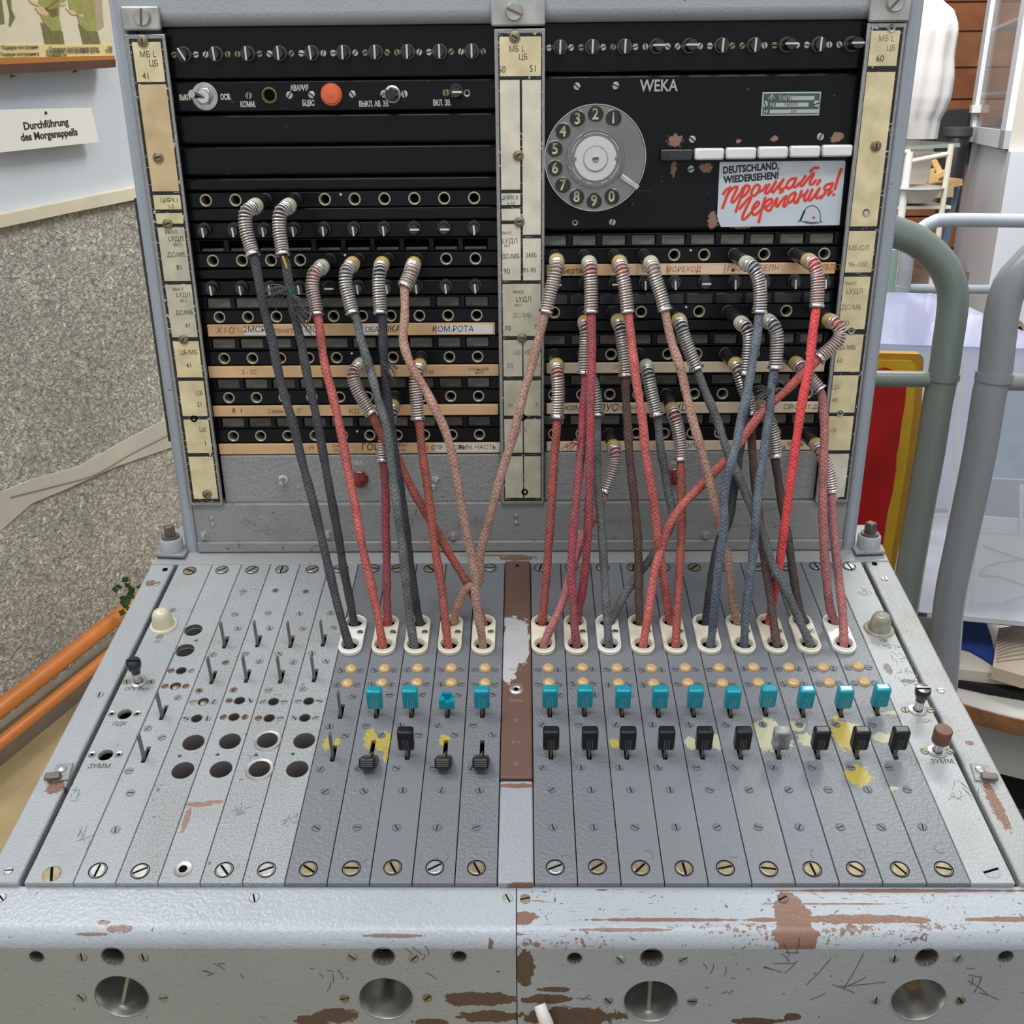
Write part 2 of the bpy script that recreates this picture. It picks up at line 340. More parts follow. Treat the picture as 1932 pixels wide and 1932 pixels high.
# slotted screw: dished head with a real slot (two half discs)
_sc = {}
def screwmesh(r, h, mat):
    k = (r, h, mat.name)
    if k in _sc: return _sc[k]
    V = []; Fc = []; n = 8; g = r*.15
    for sgn in (1, -1):
        a0 = math.asin(g/r); arc = [(r*math.cos(a0+(PI-2*a0)*i/n), sgn*r*math.sin(a0+(PI-2*a0)*i/n)) for i in range(n+1)]
        o = len(V); m = len(arc)
        V += [(x, y, 0) for x, y in arc] + [(x, y, h*.7) for x, y in arc] + [(x*.86, max(abs(y)*.86, g)*sgn, h) for x, y in arc]
        for i in range(m):
            j = (i+1) % m; Fc += [(o+i, o+j, o+m+j, o+m+i), (o+m+i, o+m+j, o+2*m+j, o+2*m+i)]
        Fc.append(tuple(range(o+2*m, o+3*m)))
    o = len(V); V += [(r*.98*math.cos(2*PI*i/12), r*.98*math.sin(2*PI*i/12), h*.25) for i in range(12)]; Fc.append(tuple(range(o, o+12)))
    me = mesh('screw', V, Fc, mat); me.materials.append(m_pit); me.polygons[len(Fc)-1].material_index = 1; _sc[k] = me; return me
def screw(parent, x, y, z, r=.0024, h=.0008, mat=None, a=None, name='screw', label=None):
    return part(name, screwmesh(r, h, mat or m_steel), parent, (x, y, z), (0, 0, random.uniform(0, PI) if a is None else a), label)

# ================================================================== UPRIGHT CABINET (local x right, y up, z out of the face)
cab = root('switchboard_cabinet', 'upright grey cabinet of black jack strips, knobs and telephone dial standing on the sloped desk', 'switchboard', (0, 0, 0), (PI/2, 0, 0))
part('body', box2(-.284, .284, -.004, .47, -.27, -.018, .004, m_post), cab)
part('rear_flange', box2(-.300, -.297, .10, .30, -.03, -.01, 0, m_knob), cab)
part('inner_backing', box2(-.262, .262, .04, .43, -.0175, -.0165, 0, m_pit), cab)
for x0, x1 in ((-.2955, -.2835), (.2838, .2958)):
    part('side_post', box2(x0, x1, -.004, .452, -.10, 0, .004, m_post, 3), cab)
part('top_rail', box2(-.2955, .2958, C(640, 47)[1], .455, -.10, 0, .009, m_rail, 4), cab)
zb1 = C(900, 949)[1]; zfold = C(900, 1019.5)[1]
part('bottom_rail', box2(-.2835, .2838, zfold-.0005, zb1, -.10, 0, .0012, m_bottomrail), cab)
part('base_flange', box2(-.2835, .2838, .0005, zfold, -.10, .0022, .0015, m_bottomrail), cab)

# --- blank and carrier modules -------------------------------------------------
XL = (-.2600, -.0130); XR = (.0195, .2590); OUT = -.006
def rowz(u, v0, v1): return C(u, v1, -.006)[1], C(u, v0, -.006)[1]
def module(name, X, z0, z1, out=OUT, mat=None, b=.0012, dep=.010):
    return part(name, box2(X[0], X[1], z0+.0003, z1-.0003, out-dep, out, b, mat or m_black), cab)
HO = .0055            # hole radius
def jackstrip(X, xs, z0, z1, zc, plugged=()):
    loops = [rect(X[0], X[1], z0+.0003, z1-.0003)] + [circle(x, zc, HO-.0008, 18) for x in xs]
    s = part('jack_strip', prism(loops, -.012, OUT, m_black, .0004), cab)
    for x in xs: part('jack', JACK, s, (x, zc, OUT))
    part('rivet', RIV, s, ((xs[4]+xs[5])/2+.001, zc+.0035, OUT))
    return s
JACK = lathe([(.0036, -.011), (.0036, .0003), (.0041, .0008), (.0047, .0007), (.0049, .0000), (.0049, -.004)], m_ring, 18)
RIV = lathe([(.0010, 0), (.0010, .0003), (0, .0007)], m_white, 8)
WIN = rbox(.0186, .0078, .002, .0004, m_lamp, 1); WINL = rbox(.0186, .0078, .002, .0004, m_lampl, 1); WIND = rbox(.0215, .0085, .004, .0006, m_lampd, 1)
def lampstrip(X, xs, z0, z1, kind):
    zc = (z0+z1)/2; hh = (z1-z0)/2*.80; loops = [rect(X[0], X[1], z0+.0002, z1-.0002)]
    ww = .0098
    if kind != 'dark': loops += [rect(x-ww, x+ww, zc-hh, zc+hh) for x in xs]
    s = part('lamp_strip', prism(loops, -.0150, OUT-.0012, m_black, .0002), cab)
    for x in xs:
        if kind == 'open':
            part('lamp_socket', SOCK, s, (x, zc-hh+.0006, -.012))
        elif kind == 'dark': part('lamp_shutter', WIND, s, (x, zc-.0008, OUT-.0022))
        else: part('lamp_window', WINL if kind == 'light' else (WIN if random.random() < .7 else WINL), s, (x, zc-.0004, -.0105))
    return s
SOCK = rbox(.0175, .0022, .006, .0004, simple('grey_worn_plastic', (.09, .09, .09), rough=.5), 1)
# black knobs with a pointer line
def knob_mesh(r, h, mat): return lathe([(r*1.14, 0), (r*1.14, .0012), (r*1.02, .0018), (r*.96, .0020), (r*.90, h-.001), (r*.80, h), (0, h)], mat, 24)
KN = knob_mesh(.0047, .008, m_knob); KNB = lathe([(.0056, 0), (.0056, .003), (.0052, .0036), (.0, .0038)], m_key, 22)
KNS = knob_mesh(.0047, .0085, m_knob); KNT = knob_mesh(.0046, .0190, m_knob)
PTR = rbox(.0013, .0072, .0006, .0001, m_cream, 1, (0, -.0009, 0)); PTRW = rbox(.0013, .0092, .0008, .0001, m_white, 1)
SKIRT = lathe([(.0056, 0), (.0056, .003), (.0051, .0042), (0, .0042)], simple('grey_glossy_skirt', (.06, .065, .075), rough=.15, coat=.5), 24)
def knob(x, y, z, deg, big=False):
    if big:
        k = part('rotary_knob', KNT if big == 2 else KNS, cab, (x, y, z)); part('skirt', SKIRT, k); part('pointer_line', PTRW, k, (0, 0, .0191 if big == 2 else .0086), (0, 0, math.radians(deg)))
        for dx in (-.0082, .0082): screw(cab, x+dx, y-.0002, z, .0023, .0009, m_brass if random.random() < .35 else m_silver)
    else:
        k = part('rotary_knob', KN, cab, (x, y, z)); part('base_ring', KNB, k, (.0, .0009, 0)); part('pointer_line', PTR, k, (0, 0, .0081), (0, 0, math.radians(deg)))

LX = [-.2422+.02329*k for k in range(10)]
# left bank, top to bottom (u = 640 / 760 for the heights)
u1 = 640
z0, z1 = rowz(u1, 47, 147.5); module('knob_panel', XL, z0, z1)
for k in range(10): knob(C(348.5, 99, -.006)[0]+.02371*k, .4020, OUT, 30 if k == 0 else (4 if k in (1, 4) else 0), True)
z0, z1 = rowz(u1, 150.5, 210); lamp_panel = module('switch_panel', XL, z0, z1)
# contents of the switch panel
def cl(u, v): return C(u, v, -OUT*-1)
def pc(u, v, o=OUT): return C(u, v, o)
x, y = pc(387, 182)
t = part('toggle_switch', lathe([(.0098, 0), (.0098, .0009), (.009, .0012), (0, .0012)], m_silver, 28), cab, (x, y, OUT))
part('hex_nut', lathe([(.0066, .0012), (.0066, .0034), (.0058, .004), (0, .004)], m_steel, 6), t); part('ring_nut', lathe([(.0046, .004), (.0046, .006), (.003, .0062), (0, .0062)], m_chrome, 20), t)
part('toggle_lever', tube([Vector((0, 0, .005)), Vector((-.0025, .0008, .012)), Vector((-.0045, .0015, .018))], lambda s: .0018+.0012*s, m_chrome, 12), t)
x, y = pc(509, 180); part('empty_socket', lathe([(.0038, .0004), (.0048, .0022), (.0056, .0020), (.0060, 0), (.0062, 0)], m_gold, 24), cab, (x, y, OUT)); part('socket_hole', lathe([(.0046, .0006), (0, .0006)], m_pit, 20), cab, (x, y, OUT))
x, y = pc(626, 178.5); q = part('indicator_lamp', lathe([(.0082, 0), (.0082, .002), (.0076, .0036), (.0068, .0036), (.0062, .0046), (0, .0056)], m_orange, 32), cab, (x, y, OUT), label='orange round lens')
x, y = pc(741, 178); q = part('push_button', lathe([(.0052, 0), (.0052, .003), (.0045, .0045), (.0043, .012), (.0036, .0126), (0, .0126)], m_key, 22), cab, (x, y, OUT)); part('collar', lathe([(.0062, 0), (.0062, .0026), (.0050, .0034)], m_silver, 24), q)
x, y = pc(861, 174); knob(x, y, OUT, 90)
for u, v, mt in ((469.5, 181, m_brass), (546, 180, m_silver), (588, 179, m_silver), (665, 178, m_silver), (724, 177.5, m_silver), (763, 178, m_silver), (841.5, 175.5, m_brass)):
    x, y = pc(u, v); screw(cab, x, y, OUT, .0026, .0009, mt)
x, y = pc(881, 175.5); part('screw_hole', lathe([(.0015, .0003), (.0026, .0007), (.0028, 0)], m_steel, 14), cab, (x, y, OUT))
def letter(par, s, u, v, size, mat=m_white, out=OUT, bold=.00012, sx=.85, fn=None, rot=0, align='CENTER'):
    x, y = (fn or C)(u, v, out); return part('lettering', textmesh(s, size, mat, bold, .00008, align, sx), par, (x, y, out+.0001), (0, 0, rot))
letter(cab, 'ВЫКЛ.', 349, 184.5, .0052, m_cream, sx=.52); letter(cab, 'ОСВ.', 426, 183.5, .0055, m_cream, sx=.62)
letter(cab, 'КОММ.', 468, 197.5, .0055, sx=.62); letter(cab, 'АВАРИЯ', 565, 166.5, .0055, sx=.62); letter(cab, 'БЦВС', 582, 195, .0055, sx=.62)
letter(cab, 'ВЫКЛ. АВ. ЗВ.', 706, 196.5, .0055, sx=.62); letter(cab, 'ВКЛ. ЗВ.', 834, 194.5, .0055, sx=.62)
z0, z1 = rowz(u1, 214, 271.5); module('blank_panel', XL, z0, z1, b=.002)
z0, z1 = rowz(u1, 274, 331); module('blank_panel', XL, z0, z1, b=.002)
z0, z1 = rowz(u1, 334, 360); module('blank_panel', XL, z0, z1, b=.002)
u2 = 760
def jrow(X, xs, u, v0, v1): z0, z1 = rowz(u, v0, v1); return jackstrip(X, xs, z0, z1, (z0+z1)/2)
jrow(XL, LX, u2, 360, 389.5)
z0, z1 = rowz(u2, 390, 415.5); module('blank_panel', XL, z0, z1)
def krow(X, xs, u, v0, v1, horiz):
    z0, z1 = rowz(u, v0, v1); module('knob_strip', X, z0, z1, b=.0006)
    for i, x in enumerate(xs):
        if x is not None: knob(x, (z0+z1)/2+.0005, OUT, 90 if i in horiz else 4)
krow(XL, [-.2453+.02359*k for k in range(10)], u2, 417.5, 448, (7, 8))
z0, z1 = rowz(u2, 449, 474); lampstrip(XL, LX, z0, z1, 'open')
jrow(XL, LX, u2, 475, 503)
z0, z1 = rowz(u2, 504.5, 526); module('blank_panel', XL, z0, z1, OUT-.001)
krow(XL, [-.2445+.02348*k for k in range(10)], u2, 528, 556, (4,))
z0, z1 = rowz(u2, 558, 582); lampstrip(XL, LX, z0, z1, 'x')
jrow(XL, LX, u2, 583, 608.5)
def tape(X, u, v0, v1, x0, x1, mat=m_tape):
    z0, z1 = rowz(u, v0, v1); part('label_holder', box2(X[0]+.002, X[1]-.001, z0-.0004, z1+.0006, -.012, OUT-.0005, .0004, m_black), cab)
    return part('label_tape', box2(x0, x1, z0, z1, OUT-.001, OUT+.0018, .0005, mat), cab)
TO = OUT+.0018
def paper(tp, u0, u1_, v0, v1, mat=m_paper):
    a = C(u0, v1, TO); b_ = C(u1_, v0, TO); part('paper_slip', box2(a[0], b_[0], a[1], b_[1], TO, TO+.00015, 0, mat), tp)
def hand(tp, s, u, v, size, mat=m_ink, bold=0.0, rot=0.0, sx=.95): return part('lettering', textmesh(s, size, mat, bold, .00005, 'CENTER', sx, .12), tp, (*C(u, v, TO), TO+.0002), (0, 0, rot))
t1 = tape(XL, u2, 609.5, 632, C(391, 620, TO)[0], C(934, 615, TO)[0]); paper(t1, 461, 502, 616, 632); paper(t1, 572, 600, 616, 632); paper(t1, 672, 722, 612, 630.5); paper(t1, 825, 930, 612, 630)
hand(t1, '2МСР', 480, 622, .0072); hand(t1, 'МС', 587, 622, .0072); hand(t1, 'ТОБАТ', 701, 622, .006); hand(t1, 'ОКА', 739, 621, .0075, m_ink); hand(t1, 'КОМ.РОТА', 854, 621, .0068); hand(t1, 'ПУНКТ', 535, 625, .005, m_inkf); hand(t1, 'Х I О', 425, 624, .007, m_inkf)
z0, z1 = rowz(u2, 635, 659); lampstrip(XL, LX, z0, z1, 'light')
jrow(XL, LX, u2, 661, 687)
t2 = tape(XL, u2, 688.5, 710, C(393, 700, TO)[0], C(941, 698, TO)[0]); hand(t2, 'станция', 903, 696, .0045, m_inkf); hand(t2, 'набл', 905, 703, .0035, m_inkf); hand(t2, '1100', 808, 702, .005, m_inkf); hand(t2, '2 - 2С', 470, 702, .005, m_inkf)
z0, z1 = rowz(u2, 712, 735); lampstrip(XL, LX, z0, z1, 'x')
jrow(XL, LX, u2, 735.6, 761)
t3 = tape(XL, u2, 763.3, 783, C(402, 776, TO)[0], C(940, 773, TO)[0]); hand(t3, 'В', 441, 775, .005, m_ink); hand(t3, 'I', 455, 775, .005, m_ink); hand(t3, 'Связь', 520, 776, .005, m_inkf); hand(t3, 'О"', 565, 775, .005, m_inkf); hand(t3, 'К22', 668, 776, .006, m_inkf)
z0, z1 = rowz(u2, 786, 807.5); lampstrip(XL, LX, z0, z1, 'x')
jrow(XL, LX, u2, 808, 833.5)
t4 = tape(XL, u2, 835.3, 854.5, C(413, 848, TO)[0], C(943, 845, TO)[0]); paper(t4, 821, 943, 836, 853)
hand(t4, 'Н', 587, 845, .006, m_inkr); hand(t4, 'Опер.от', 642, 841, .004, m_inkr); hand(t4, 'группа', 642, 849, .004, m_inkf); hand(t4, 'ГОЦ', 699, 844, .0085, m_ink); hand(t4, 'АПЕРАТ', 752, 840, .0042, m_ink); hand(t4, 'зала', 756, 849, .004, m_inkf); hand(t4, 'ПЗЦ', 797, 844, .005, m_inkr); hand(t4, 'СТР. ЧАСТЬ', 845, 844.5, .0052); hand(t4, 'ФИН. ЧАСТЬ', 899, 844, .0056)
# lower grey panels
def greypanel(X, u, v0, v1):
    z0, z1 = C(u, v1, -.004)[1], C(u, v0, -.004)[1]; return part('lower_panel', box2(X[0], X[1], z0, z1, -.012, -.004, .0012, m_greypan), cab)
greypanel((-.2555, -.0135), 760, 858, 947); greypanel((.0225, .2560), 1200, 852.5, 944)
STUD = lathe([(.0042, 0), (.0042, .0008), (.0026, .001), (.0024, .009), (.0018, .0102), (0, .0102)], m_chrome, 16)
STUDL = lathe([(.0034, 0), (.0034, .0008), (.0022, .001), (.0022, .014), (.0030, .016), (.0024, .0186), (0, .019)], m_chrome, 16)
for u, v, mm in ((532, 908, STUD), (820.5, 908, STUDL)): part('stud', mm, cab, (*C(u, v, .001), -.004))
BTN = lathe([(.0076, 0), (.0076, .0015), (.0068, .0022), (.0068, .0034), (.0058, .0058), (.003, .0068), (0, .007)], m_red, 28)
for u, v in ((677.5, 907), (1272.5, 902)): part('red_button', BTN, cab, (*C(u, v, 0), -.004), label='dark red domed lens')
letter(cab, 'ОВЛ', 675, 873.5, .0050, m_white, -.004); letter(cab, 'ОВЛ', 1275, 872, .0042, m_white, -.004)
# studs and rivets on the bottom rail
RV = lathe([(.0022, 0), (.0020, .0009), (.001, .0014), (0, .0015)], m_silver, 14)
for u, v in ((399, 976.5), (401, 989), (974, 972.5), (974, 986)): part('rivet', RV, cab, (*C(u, v), 0))
WSH = lathe([(.0042, 0), (.0042, .0006), (.003, .0009), (.003, .003), (.0022, .0042), (0, .0042)], m_silver, 16)
for u, v in ((385, 1010), (619, 1008), (855, 1011), (1094, 1008), (1331, 1009), (1580, 1002)):
    if u < 1570: part('cap_screw', WSH, cab, (*C(u, v), 0))

# --- right bank ---------------------------------------------------------------
ur = 1050
RX = [.0303+.02342*k for k in range(10)]
z0, z1 = rowz(ur, 41.5, 138); module('knob_panel', XR, z0, z1)
for k in range(10): knob(C(1056.4, 90, -.006)[0]+.02372*k, .4040, OUT, (90 if k in (3, 4, 7, 9) else -2), 2 if k in (3, 4, 7, 9) else True)
z0, z1 = rowz(ur, 140.5, 439); module('dial_panel', XR, z0, z1, mat=m_dialpan, b=.003)
for u, v in ((1088.5, 163), (1161.5, 161.5), (1306, 263), (1155, 419), (1547.5, 258)): screw(cab, *pc(u, v), OUT, .0027, .0011, m_silver)
screw(cab, *pc(1303.5, 319), OUT, .0027, .0008, m_steel)
part('empty_screw_hole', lathe([(.0012, .0003), (.0022, .0006), (.0026, 0)], m_steel, 14), cab, (*pc(1085, 420), OUT))
letter(cab, 'WEKA', 1243, 162.5, .0115, m_tin, bold=.0002, sx=.85)
# telephone dial
dx, dy = C(1123, 299, .002); DZ = OUT
dial = part('rotary_dial', lathe([(.0388, 0), (.0388, .0075), (.0385, .0084), (.0379, .0084), (.0379, .0030), (0, .0030)], m_dialrim, 64), cab, (dx, dy, DZ), label='round metal telephone dial with black number holes')
R_H = .0312; angs = [math.radians(65+25.6*k) for k in range(10)]
fw = part('finger_wheel', prism([circle(0, 0, .0378, 72)]+[circle(R_H*math.cos(a), R_H*math.sin(a), .0058, 28) for a in angs], .0064, .0080, m_dialmetal, .0004), dial)
NB = lathe([(.0064, .0031), (.0064, .0036), (0, .0036)], m_key, 24); FR = lathe([(.0056, .0078), (.0060, .0086), (.0064, .0080)], m_dialrim, 28)
for a, s in zip(angs, '1234567890'):
    px, py = R_H*math.cos(a), R_H*math.sin(a)
    part('number_plate', NB, dial, (px, py, .0012)); part('hole_rim', FR, dial, (px, py, 0)); part('numeral', textmesh(s, .0112, m_digit, .00022, .0002, 'CENTER', .9), dial, (px, py, .0050))
part('clear_cover', lathe([(.0222, .008), (.0221, .0102), (.0216, .0110), (0, .0110)], m_dialclear, 56), dial)
part('cover_ring', lathe([(.0198, .0111), (.0200, .0116), (.0204, .0111)], m_dialrim, 56), dial); part('cover_ring', lathe([(.0090, .0118), (.0092, .0122), (.0094, .0118)], m_dialrim, 40), dial)
part('centre_disc', lathe([(.0160, .0111), (.0158, .0116), (0, .0116)], m_dialwhite, 56), dial)
part('centre_hub', lathe([(.0086, .0117), (.0084, .0122), (0, .0122)], m_dialwhite, 40), dial)
screw(dial, 0, 0, .0122, .0024, .0008, m_steel, .1)
for a0 in (0, PI): part('slot_tab', box2(.0145, .0170, -.0012, .0012, .0112, .0119, 0, m_dialmetal), dial, (0, 0, 0), (0, 0, a0))
for i, (r_, a0, a1) in enumerate(((.0182, 62, 118), (.0182, 20, 50), (.0182, 130, 165), (.0182, 200, 235), (.0182, 250, 262), (.0182, 285, 300), (.0182, 310, 345))):
    part('printed_arc', ribbon([[(r_*math.cos(math.radians(a0+(a1-a0)*k/6)), r_*math.sin(math.radians(a0+(a1-a0)*k/6))) for k in range(7)]], .0005, .0112, m_white), dial)
a = math.radians(-33)
part('finger_stop', rbox(.0165, .0042, .0022, .0008, m_silver, 2, (.0315, 0, .0100)), dial, (0, 0, 0), (0, 0, a), label='worn silver finger stop')
# push-key row
a = C(1246, 305, .002); b_ = C(1308.5, 281, .002)
latch = part('key_carrier', box2(a[0], b_[0], a[1]-.0002, b_[1], OUT, OUT+.007, .0014, m_knob), cab); 
for k in range(3): part('ridge', box2(a[0]+.002+.002*k, a[0]+.0028+.002*k, a[1]+.001, b_[1]-.001, OUT+.0068, OUT+.0076, .0002, m_key), latch)
us = [1310, 1369, 1430, 1490, 1551, 1612]
for k in range(5):
    a = C(us[k]+1, 302.5-1.6*k, .003); b_ = C(us[k+1]-1.5, 279.5-1.6*k, .003)
    pk = part('push_key', box2(a[0], b_[0], a[1], b_[1], OUT, OUT+.009, .0016, m_pushw), cab, label='white plastic push key'); part('end_lip', box2(b_[0]-.0022, b_[0]-.0012, a[1]+.0012, b_[1]-.0012, OUT+.0088, OUT+.0094, .0002, m_pushw), pk)
# type plate
a = C(1435.5, 219, -.005); b_ = C(1550, 173, -.005); o = OUT+.0008
tp_ = part('type_plate', box2(a[0], b_[0], a[1], b_[1], OUT, o, .0003, m_tin), cab, label='small green and silver type plate')
part('green_field', box2(a[0]+.001, b_[0]-.001, a[1]+.001, b_[1]-.001, o, o+.0001, 0, m_green), tp_)
def bar(u0, v0, u1_, v1): p = C(u0, v1, -.005); q = C(u1_, v0, -.005); part('blank_field', box2(p[0], q[0], p[1], q[1], o+.0001, o+.0002, 0, m_tin), tp_)
bar(1494, 181, 1537, 189); bar(1463, 193.5, 1526, 202); bar(1452, 206, 1545, 214)
for s, u, v, sz, mt in (('ТАПМ', 1484, 185.5, .0042, m_tin), ('N', 1457, 198, .0042, m_tin), ('740592', 1492, 197.5, .0036, m_inkf), ('19', 1444, 211, .0036, m_tin), ('БК', 1498, 210, .0036, m_inkf)):
    part('lettering', textmesh(s, sz, mt, .00008, .00003, 'CENTER', 1.0), tp_, (*C(u, v, -.005), o+.00025))
part('emblem', ribbon([[(-.0024, -.0012), (0, .0016), (.0024, -.001)], [(0, -.0018), (0, .002)]], .0006, 0, m_tin), tp_, (*C(1456, 184, -.005), o+.0003))
for u, v in ((1443, 197), (1541, 196)): screw(tp_, *C(u, v, -.005), o, .0023, .0008, m_silver)
# sticker
SP = lambda cx, cy_: C(1340+cx/7.156, 290+cy_/7.156, -.0055)
so = OUT+.00018
stk = part('sticker', prism([[SP(95, 850), SP(130, 960), SP(150, 990), SP(1745, 965), SP(1830, 120), SP(1815, 92), SP(140, 113), SP(128, 125)]], OUT, so, m_sticker), cab, label='white sticker with red handwritten slogan and helmet outline')
strokes = [
 [(175, 545), (215, 490), (275, 455)], [(272, 455), (215, 600), (165, 735)], [(215, 580), (290, 480), (350, 445), (368, 458), (310, 580), (288, 640), (312, 655), (360, 600), (410, 530)],
 [(480, 425), (410, 600), (345, 785)], [(410, 540), (450, 455), (515, 430), (530, 465), (480, 550), (420, 590)],
 [(600, 440), (560, 510), (560, 560), (600, 565), (650, 510), (668, 445), (640, 420), (600, 440)], [(655, 520), (720, 480), (760, 420)],
 [(800, 410), (745, 510), (760, 540), (820, 480), (890, 372)], [(890, 372), (835, 480), (850, 520), (920, 430), (992, 345)], [(992, 345), (930, 460), (960, 482), (1030, 445)], [(960, 482), (985, 500), (940, 525)],
 [(1160, 330), (1080, 350), (1030, 430), (1060, 470), (1120, 420), (1162, 335), (1125, 430), (1150, 450), (1210, 390)],
 [(1290, 300), (1215, 410), (1240, 435), (1310, 350), (1400, 260), (1345, 390), (1372, 415), (1430, 360)], [(1350, 245), (1400, 195), (1465, 190)], [(1475, 350), (1480, 370), (1440, 418)],
 [(395, 745), (450, 680), (530, 590), (550, 602), (490, 720), (435, 850), (450, 890), (520, 830), (560, 785)],
 [(565, 768), (640, 700), (660, 660), (630, 650), (575, 730), (570, 800), (612, 820), (700, 740)],
 [(745, 590), (700, 740), (655, 925)], [(712, 740), (760, 640), (830, 612), (830, 650), (770, 710), (740, 732), (800, 770), (850, 690), (905, 600)], [(905, 600), (890, 680), (902, 715), (960, 640), (1030, 570), (990, 690), (1002, 715), (1050, 655)],
 [(1150, 520), (1080, 560), (1050, 630), (1070, 660), (1120, 620), (1162, 528), (1130, 620), (1150, 665), (1190, 610)],
 [(1235, 500), (1200, 600), (1172, 662)], [(1200, 590), (1280, 545)], [(1320, 490), (1270, 590), (1282, 640), (1340, 580)],
 [(1380, 480), (1330, 600), (1350, 630), (1420, 550), (1480, 460), (1430, 570), (1442, 600), (1510, 570)],
 [(1660, 400), (1600, 520), (1592, 560), (1645, 505)], [(1650, 400), (1570, 420), (1540, 470), (1580, 492), (1622, 470)], [(1570, 490), (1530, 560), (1490, 600)],
 [(1770, 205), (1725, 330), (1682, 480)], [(1668, 545), (1664, 558)]]
loc = [[SP(*p) for p in st] for st in strokes]
part('slogan_halo', ribbon(loc, .0030, so+.00006, m_stpink), stk); part('slogan', ribbon(loc, .0020, so+.00012, m_stred), stk)
for s, x0, y0, wd in (('DEUTSCHLAND,', 550, 197, 765), ('WIEDERSEHEN!', 555, 327, 760)):
    me = textmesh(s, .0072, m_stblk, .0003, .00002, 'CENTER', 1.0); k = (wd/7.156/2500)/(max(v.co.x for v in me.vertices)-min(v.co.x for v in me.vertices))
    ob = part('lettering', me, stk, (*SP(x0, y0), so+.0001), (0, 0, math.radians(4.2))); ob.scale = (k, .98, 1)
hel = [[(1185, 920), (1215, 905), (1250, 820), (1290, 745), (1350, 705), (1410, 708), (1460, 750), (1485, 810), (1490, 900), (1512, 928)], [(1215, 905), (1290, 930), (1370, 945), (1450, 935), (1490, 915)], [(1280, 915), (1370, 928), (1440, 920)]]
part('helmet_outline', ribbon([[SP(*p) for p in st] for st in hel], .00055, so+.0001, m_stblk), stk)
part('helmet_outline', ribbon([[SP(1215, 905), SP(1245, 840), SP(1275, 770)]], .0015, so+.0001, m_stblk), stk)
sx_, sy_0 = SP(1397, 862); part('star', mesh('star', [(sx_+(.0018 if i % 2 == 0 else .0007)*math.cos(PI/2+i*PI/5), sy_0+(.0018 if i % 2 == 0 else .0007)*math.sin(PI/2+i*PI/5), so+.00012) for i in range(10)], [tuple(range(10))], m_stred), stk)
# strips of the right bank
uq = 1100
z0, z1 = rowz(uq, 441, 466); lampstrip(XR, RX, z0, z1, 'light')
jrow(XR, [.0303+.02368*k for k in range(10)], uq, 468, 497)
ty = tape(XR, uq, 498.5, 520, C(1031, 512, TO)[0], C(1577, 500, TO)[0], m_tape)
paper(ty, 1150, 1200, 500.5, 519, m_tapel); paper(ty, 1205, 1258, 500, 518.5, m_tapel); paper(ty, 1263, 1315, 499.5, 518, m_tapel); paper(ty, 1317, 1366, 499, 517.5, m_tapel); paper(ty, 1369, 1474, 498, 516.5, m_tapel)
hand(ty, 'Бертил', 1083, 511, .0062, m_ink); hand(ty, 'М   Н', 1171, 510, .0062, m_inkr); hand(ty, 'С    Н', 1228, 509, .0062, m_inkr); hand(ty, 'МОРЕХОД', 1289, 508.5, .0058, m_inkr); hand(ty, 'Гн-Х', 1386, 507.5, .0062, m_inkr); hand(ty, 'БЕЛН', 1450, 506, .0066, m_inkr); hand(ty, 'УБЛО', 1566, 504.5, .006, m_inkr)
krow(XR, [.0311+.02375*k for k in range(10)], uq, 522, 549.5, (0, 2, 5))
z0, z1 = rowz(uq, 551, 575); lampstrip(XR, RX, z0, z1, 'dark')
jrow(XR, RX, uq, 575.5, 603)
z0, z1 = rowz(uq, 604.5, 627); module('blank_panel', XR, z0, z1, OUT-.001)
z0, z1 = rowz(uq, 629.5, 654); lampstrip(XR, RX, z0, z1, 'x')
jrow(XR, RX, uq, 656, 682)
ta = tape(XR, uq, 684, 703.5, C(1031, 694, TO)[0], C(1556, 690, TO)[0], m_tapel); hand(ta, '//А', 1165, 692, .006, m_inkr)
z0, z1 = rowz(uq, 706.5, 729.5); lampstrip(XR, RX, z0, z1, 'x')
jrow(XR, RX, uq, 731, 758)
tb = tape(XR, uq, 760, 780, C(1031, 771, TO)[0], C(1545, 766, TO)[0], m_tapel)
hand(tb, 'КОМЕ', 1084, 770, .0062); hand(tb, '& ПУС', 1139, 769.5, .0085); hand(tb, 'Тройская', 1186, 769, .0045, m_inkr); hand(tb, 'НШ', 1286, 768.5, .0095); hand(tb, 'СР', 1486, 768, .006, m_inkf); hand(tb, 'I СОСТ.ДЕЛ', 1524, 768, .005, m_inkf)
z0, z1 = rowz(uq, 782, 805); lampstrip(XR, RX, z0, z1, 'light')
jrow(XR, RX, uq, 805.5, 831)
td = tape(XR, uq, 832.3, 850, C(1031, 841, TO)[0], C(1535, 838, TO)[0], m_tapel); paper(td, 1292, 1322, 832, 849)
hand(td, 'ПОЛОВ', 1305, 841.5, .0062); hand(td, '1/2', 1238, 843, .006, m_inkr); hand(td, 'ШТАБКА', 1455, 837, .0042); hand(td, 'РОТА', 1470, 845, .0042); hand(td, 'Хомя', 1500, 838, .0055, m_inkr)

